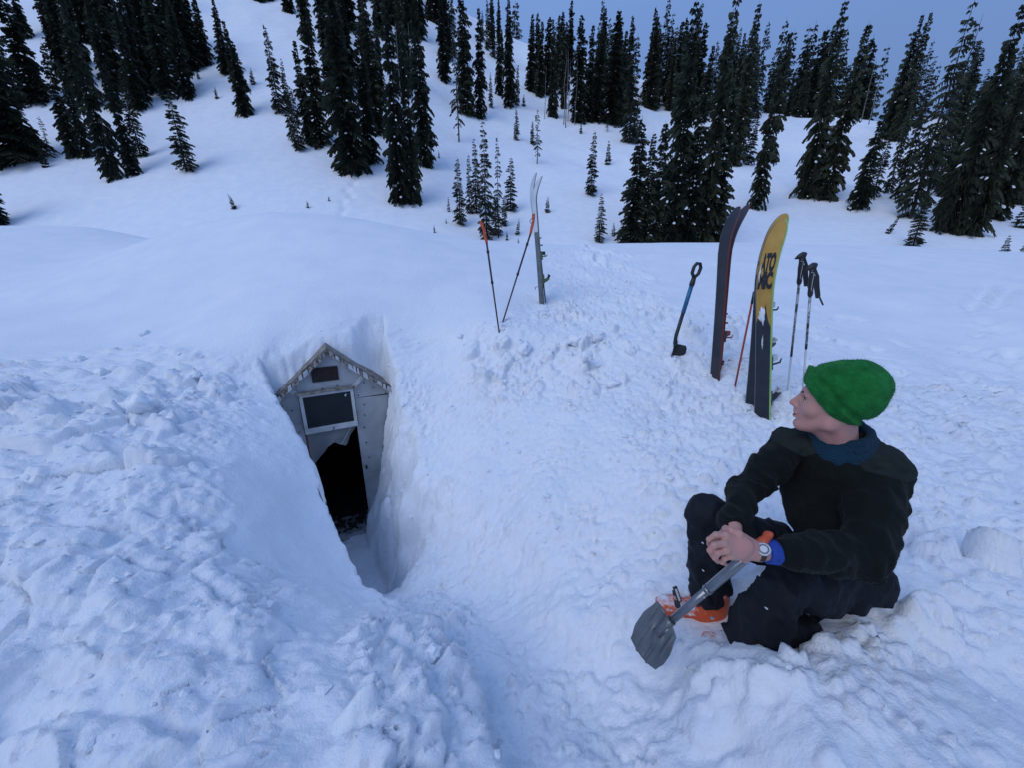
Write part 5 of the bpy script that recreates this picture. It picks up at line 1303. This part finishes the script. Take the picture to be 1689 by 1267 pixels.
# --- sweater
def folds(g, sc, amp, off):
    idx = np.nonzero(np.abs(g.D) < .05); x, y, z = (g.ax[i][idx[i]] for i in range(3))
    n = fbm(x * 1.3 + off, y * .8, z * .8 + x * .3, sc, 2); g.D[idx] += (amp * (np.abs(n) * 1.8 - .5)).astype(np.float32)
def sweater_field(h, extra=0.0):
    pts = np.array([J['shR'], J['shL'], J['elbR'], J['elbL'], J['wriR'], J['wriL'], J['pel'], J['neck']])
    g = SDF(pts.min(0) - .19, pts.max(0) + .19, h)
    ch = J['neck'] - ZU * .16 + fT * .025 - (J['neck'] - J['pel']) * .0
    sp = nrm(J['neck'] - J['pel']); tf = nrm(fT - sp * np.dot(fT, sp)); tl = np.cross(sp, tf)
    ax = (tl, tf, sp)
    g.cone(J['neck'] - ZU * .025, J['neck'] - ZU * .10, .085, .11, .04)
    g.cone(J['neck'] - ZU * .015 - lT * .05, J['shR'], .052, .068, .05); g.cone(J['neck'] - ZU * .015 + lT * .05, J['shL'], .052, .070, .05)
    g.ell(J['neck'] - sp * .17 + fT * .01, ax, (.185, .125, .185), .05)
    g.ell(J['neck'] - sp * .32 + fT * .015, ax, (.165, .122, .17), .06)
    g.ell(J['pel'] + sp * .05, ax, (.172, .135, .12), .06)
    mR = J['shR'] * .5 + J['elbR'] * .5; mL = J['shL'] * .5 + J['elbL'] * .5
    g.chain([J['shR'], mR, J['elbR'] + fT * .0], [.072, .064, .058], .03); g.chain([J['elbR'], J['wriR'] + nrm(J['elbR'] - J['wriR']) * .022], [.057, .044], .02)
    g.chain([J['shL'], mL, J['elbL']], [.080, .084, .076], .03); g.chain([J['elbL'], J['elbL'] * .5 + J['wriL'] * .5, J['wriL'] + nrm(J['elbL'] - J['wriL']) * .060], [.074, .064, .044], .02)
    # rolls of wool at the elbows
    for q, dr, n_ in ((J['elbR'], nrm(J['shR'] - J['elbR']), 3), (J['elbL'], nrm(J['wriL'] - J['elbL']), 3)):
        for k in range(n_): g.ell(q + dr * (.035 + .035 * k) + fT * .03, (nrm(np.cross(dr, fT)), nrm(fT), dr), (.045, .030, .010), .022)
    return g
g = sweater_field(.0062)
g.noise(9, .010, .06, 2); folds(g, 7, .012, 2.0); folds(g, 15, .005, 9.0); g.noise(26, .003, .05, 2, 3.0); g.noise(90, .0013, .03, 1)
fa_ = nrm(J['elbL'] - J['wriL']); fx_ = nrm(np.cross(fa_, ZU)); g.box(J['wriL'] - fa_ * .01, (fa_, fx_, np.cross(fa_, fx_)), (.066, .075, .075), .003, .003, 'sub')
sw_me = g.mesh('sweater'); sw_o = small(sw_me, 'sweater', 'sweater_wool'); fuzz(sw_me, sw_o, 12000, .0055, 'sweater_wool', 2)
base_D = g.D.copy()
for nm, c, rad in (('R', J['shR'] + ZU * .05 + lT * .02, (.095, .11, .075)), ('L', J['shL'] + ZU * .045 - lT * .02, (.115, .12, .088))):
    q = SDF(g.lo, g.lo + (g.n - 1) * g.h, g.h); q.D = np.full(g.n, .5, np.float32); q.n = np.array(g.D.shape); q.ax = g.ax
    q.ell(c, (lT, fT, ZU), rad, .001); q.D = np.maximum(base_D - .0040, q.D)
    small(q.mesh('shoulder_patch'), 'shoulder_patch', 'patch_cloth')
# --- trousers
pts = np.array([J['pel'], J['kneeR'], J['kneeL'], J['ankR'], J['ankL'], J['hipL'], J['hipR']])
g = SDF(pts.min(0) - .2, pts.max(0) + .2, .0068)
g.ell(J['pel'] - ZU * .025, (lT, fT, ZU), (.165, .140, .118), .04)
g.chain([J['hipR'], J['hipR'] * .45 + J['kneeR'] * .55, J['kneeR']], [.100, .088, .078], .04); g.chain([J['kneeR'], J['kneeR'] * .5 + J['ankR'] * .5, J['ankR'] + ZU * .01], [.078, .086, .088], .03)
g.chain([J['hipL'], J['hipL'] * .45 + J['kneeL'] * .55, J['kneeL']], [.104, .098, .084], .04); g.chain([J['kneeL'], J['kneeL'] * .5 + J['ankL'] * .5, J['ankL']], [.084, .098, .092], .03)
g.ell(P(1308, 1036, 1.56), (VX, VF, VU), (.095, .08, .062), .05)
g.cut(J['ankR'] + ZU * -.012, nrm(J['ankR'] - J['kneeR'])) if False else None
g.noise(7, .012, .06, 2, 1.0); folds(g, 6, .018, 4.0); folds(g, 13, .008, 7.0); g.noise(60, .0015, .03, 1)
for k in 'RL':
    dn = nrm(J['ank'+k] - J['knee'+k]); sx = nrm(np.cross(dn, VF)); g.box(J['ank'+k] + dn * .060, (sx, np.cross(dn, sx), dn), (.14, .14, .085), .004, .004, 'sub')
small(g.mesh('trousers'), 'trousers', 'trouser_cloth')
m = MB(); rk = random.Random(3)
for k in range(9):
    a_, b_ = rk.choice([('kneeR', 'ankR'), ('kneeL', 'ankL'), ('hipL', 'kneeL')]); f_ = rk.uniform(.1, .95); c = J[a_] * (1 - f_) + J[b_] * f_ + nrm(-J[a_]) * .088 + VX * rk.uniform(-.04, .04); r_ = rk.uniform(.0010, .0024)
    m.box(c - base, (VX, VU, VF), (r_, r_ * .8, r_ * 2.5))
m.build('snow_specks', M['tree_snow'], person)['kind'] = 'stuff'
# --- ski boots
def boot(ank, toe_dir, label):
    up = ZU; fd = nrm(np.array([toe_dir[0], toe_dir[1], 0])); sd_ = np.cross(up, fd); sole = ank - ZU * .105
    g = SDF(ank - .36, ank + .36, .0052)
    g.box(sole + fd * .075 + ZU * .018, (fd, sd_, up), (.165, .048, .020), .014, .005)
    g.cone(sole + fd * .19 + ZU * .040, sole + fd * .04 + ZU * .055, .040, .052, .02)
    g.ell(sole + fd * .155 + ZU * .045, (fd, sd_, up), (.085, .050, .042), .02)
    g.cone(sole - fd * .035 + ZU * .045, ank - fd * .01 + ZU * .10, .052, .062, .03)
    g.cone(sole + fd * .02 + ZU * .07, ank + fd * .03 + ZU * .12, .055, .058, .03)
    g.box(sole + fd * .08 + ZU * .050, (fd, sd_, up), (.12, .0535, .006), .004, .006)
    g.noise(20, .002, .03)
    o = small(g.mesh('boot'), 'boot', 'boot_orange'); o['label'] = label
    def off(m, nm, mt): m.v = [tuple(np.array(p) - base) for p in m.v]; return m.build(nm, M[mt], o, False, .002)
    for k, (f_, u_) in enumerate([(.15, .085), (.07, .118)]):
        c = sole + fd * f_ + ZU * u_; m = MB(); tw = nrm(fd * .5 + ZU * .85)
        m.box(c, (sd_, fd, tw), (.050, .013, .006)); off(m, 'strap', 'boot_dark')
        m = MB(); e = c - sd_ * .055 + ZU * -.008; m.box(e, (nrm(sd_ * .6 + ZU), fd, nrm(np.cross(sd_ * .6 + ZU, fd))), (.030, .008, .004)); off(m, 'buckle', 'bind_steel')
    m = MB(); c = ank - ZU * .028 - sd_ * .0 ; side_ = sd_ * (1 if np.dot(sd_, -ank) > 0 else -1)
    m.tube([c + side_ * .045, c + side_ * .066], [.011, .010], 12); off(m, 'pivot', 'bind_steel')
    return o
toeR = P(1088, 990, 1.93)
bR = boot(J['ankR'] - ZU * .01, toeR - J['ankR'], 'orange ski boot dusted with snow')
boot(J['ankL'] - ZU * .060 + VX * .085 - VF * .02, np.array([-.45, .30, 0]), 'orange ski boot mostly buried in snow')
# raised buckle on the visible boot
m = MB(); c = P(1114, 972, 1.84); e = P(1120, 990, 1.84); 
m.box((c + e) / 2 - base, (nrm(e - c), VF, np.cross(nrm(e - c), VF)), (np.linalg.norm(e - c) / 2 + .012, .003, .011)); m.build('open_buckle', M['boot_dark'], bR, False, .002)
m = MB(); m.box((c + e) / 2 - VF * .006 - base, (nrm(e - c), VF, np.cross(nrm(e - c), VF)), (np.linalg.norm(e - c) / 2 + .002, .002, .0045)); m.build('open_buckle_plate', M['white_plastic'], bR, False, .001)
# --- blue cuff and watch
fa = nrm(J['elbL'] - J['wriL'])
wrist = lambda s: J['wriL'] + fa * s
m = MB(); m.tube([wrist(.022) - base, wrist(.025) - base, wrist(.058) - base, wrist(.080) - base], [.034, .0375, .040, .037], 18); m.build('blue_cuff', M['cuff_blue'], person, True)
wc = P(1241.5, 907, 1.236); wn_ = nrm(nrm(-wc) + VU * .30); wa = nrm(fa - wn_ * np.dot(fa, wn_)); wb = np.cross(wn_, wa)
ring_c = J['wriL'] + fa * -.004
m = MB(); pts_ = []
for k in range(25):
    t = 2 * math.pi * k / 24; pts_.append(ring_c + (nrm(np.cross(fa, ZU)) * math.cos(t) + nrm(np.cross(fa, np.cross(fa, ZU))) * math.sin(t)) * .0305 - base)
vs = []
for p_ in pts_: vs += [p_ - fa * .009, p_ + fa * .009]
m.add(vs, [(2*k, 2*k+1, 2*k+3, 2*k+2) for k in range(24)])
strap = m.build('watch_strap', M['watch_strap'], person, True); sm = strap.modifiers.new('thickness', 'SOLIDIFY'); sm.thickness = .003; sm.offset = 1
wcc = ring_c + (wc - ring_c - fa * np.dot(wc - ring_c, fa)) / np.linalg.norm(wc - ring_c - fa * np.dot(wc - ring_c, fa)) * .030
m = MB(); m.tube([wcc - base, wcc + wn_ * .004 - base, wcc + wn_ * .010 - base, wcc + wn_ * .0115 - base], [.0185, .0205, .0205, .0175], 28); wt_ = m.build('watch', M['bind_steel'], person, False)
m = MB(); m.tube([wcc + wn_ * .0112 - base, wcc + wn_ * .0124 - base], [.0165, .0165], 28); m.build('dial', M['watch_dial'], wt_, False)
for an, l in ((.6, .011), (2.3, .008)):
    dd = wa * math.cos(an) + wb * math.sin(an); m = MB(); m.box(wcc + wn_ * .0128 + dd * l * .4 - base, (dd, np.cross(wn_, dd), wn_), (l * .5, .0009, .0004)); m.build('watch_hand', M['white_plastic'], wt_)
m = MB(); m.tube([wcc + wn_ * .0120 - base, wcc + wn_ * .0127 - base], [.0105, .0105], 24); m.build('inner_dial', M['pole_grey'], wt_)

# --- aluminium shovel held in the hands
top = P(1254, 899, 1.285); sock = P(1106, 1026, 1.60)
sd2 = nrm(top - sock); shovel = empty('snow_shovel', 'grey aluminium snow shovel held by the seated person, blade resting in the snow', 'shovel', sock)
lo_ = lambda p: np.asarray(p) - sock
MB().tube([lo_(sock - sd2 * .10), lo_(sock + (top - sock) * .50)], .0155, 16).build('lower_shaft', M['alu'], shovel, True)
MB().tube([lo_(sock + (top - sock) * .48), lo_(sock + (top - sock) * .505), lo_(top)], [.0182, .0182, .0178], 16).build('upper_shaft', M['alu'], shovel, True)
MB().tube([lo_(sock + (top - sock) * .46), lo_(sock + (top - sock) * .487)], [.0195, .0195], 16).build('collar', M['alu'], shovel, True)
cb = sock + (top - sock) * .40; MB().tube([lo_(cb - VF * .018), lo_(cb - VF * .021)], .004, 8).build('spring_button', M['bind_steel'], shovel, True)
g = SDF(top - .09, top + .09, .0026); gx_ = nrm(VU * .8 + VX * .35 - VF * .2)
g.cone(top - sd2 * .02, top + sd2 * .012, .020, .018, .008); g.cone(top + sd2 * .010 - gx_ * .030, top + sd2 * .018 + gx_ * .026, .013, .0125, .008); g.cone(top + sd2 * .018 + gx_ * .026, top + sd2 * .040 + gx_ * .014, .012, .009, .008)
me = g.mesh('grip'); me.transform(Matrix.Translation(-V3(sock))); link('grip', me, M['orange_grip'], shovel)
# blade: ribbed scoop
bu = -sd2; bnorm = nrm(-sock); bnorm = nrm(bnorm - bu * np.dot(bnorm, bu)); bs = np.cross(bnorm, bu)
# corners in the picture: blade hangs below the socket
q1, q2, q3, q4 = P(1083, 986, 1.66), P(1121, 1058, 1.555), P(1088, 1106, 1.585), P(1041, 1047, 1.70)
nu_, nv_ = 33, 29; vs = []
for i in range(nu_):
    for j in range(nv_):
        a, b = i / (nu_-1), j / (nv_-1)                       # a across, b from top edge to cutting edge
        a0 = a; a = .5 + (a - .5) * (1.04 - .20 * smooth(.45, 0, b) - .16 * smooth(.72, 1, b))
        p = (q1 * (1-a) + q2 * a) * (1-b) + (q4 * (1-a) + q3 * a) * b
        # pointed shoulders and cutting edge bulge
        p = p + (q4 + q3 - q1 - q2) / 2 * (.16 * (1 - (2*a-1)**2) * b * b) + (q1 + q2 - q3 - q4) / 2 * (.02 * (1 - (2*a-1)**2) * (1-b))
        nb_ = nrm(np.cross(q2 - q1, q4 - q1)); nb_ = nb_ if np.dot(nb_, -p) > 0 else -nb_
        rib = sum(math.exp(-((a - c_) / .035) ** 2) for c_ in (.16, .84)) * .012 * math.sin(math.pi * min(max(b * 1.3, 0), 1)) + .016 * math.exp(-((a - .5) / .085) ** 2) * (1 - smooth(.45, .75, b)) - .008 * math.exp(-((a - .5) / .03) ** 2) * smooth(.5, .75, b) * (1 - smooth(.9, 1, b))
        rib += .010 * math.exp(-((a - .33) / .03) ** 2) * smooth(.3, .5, b) + .010 * math.exp(-((a - .67) / .03) ** 2) * smooth(.3, .5, b)
        vs.append(lo_(p + nb_ * (rib + .022 * (2*a-1)**2 * (1 - .3*b))))
bl_ = MB().add(vs, [(i*nv_+j, i*nv_+j+1, (i+1)*nv_+j+1, (i+1)*nv_+j) for i in range(nu_-1) for j in range(nv_-1)]).build('blade', M['alu_blade'], shovel, True)
sm = bl_.modifiers.new('thickness', 'SOLIDIFY'); sm.thickness = .003
s_end = (q1 + q2) / 2 * .55 + (q3 + q4) / 2 * .45
nb_ = nrm(np.cross(q2 - q1, q4 - q1)); nb_ = nb_ if np.dot(nb_, -sock) > 0 else -nb_
MB().tube([lo_(sock + sd2 * .012 + nb_ * .004), lo_(sock - sd2 * .03 + nb_ * .004), lo_(s_end + nb_ * .012)], [.0195, .0195, .017], 14).build('socket', M['alu_blade'], shovel, True)
for k in (-.7, .7): 
    e0, e1 = sock + sd2 * -.01 + nb_ * .004 + bs * .022 * k, s_end + nb_ * .012 + bs * .020 * k; MB().tube([lo_(e0), lo_(e1)], .0045, 6).build('socket_lug', M['alu'], shovel, True)
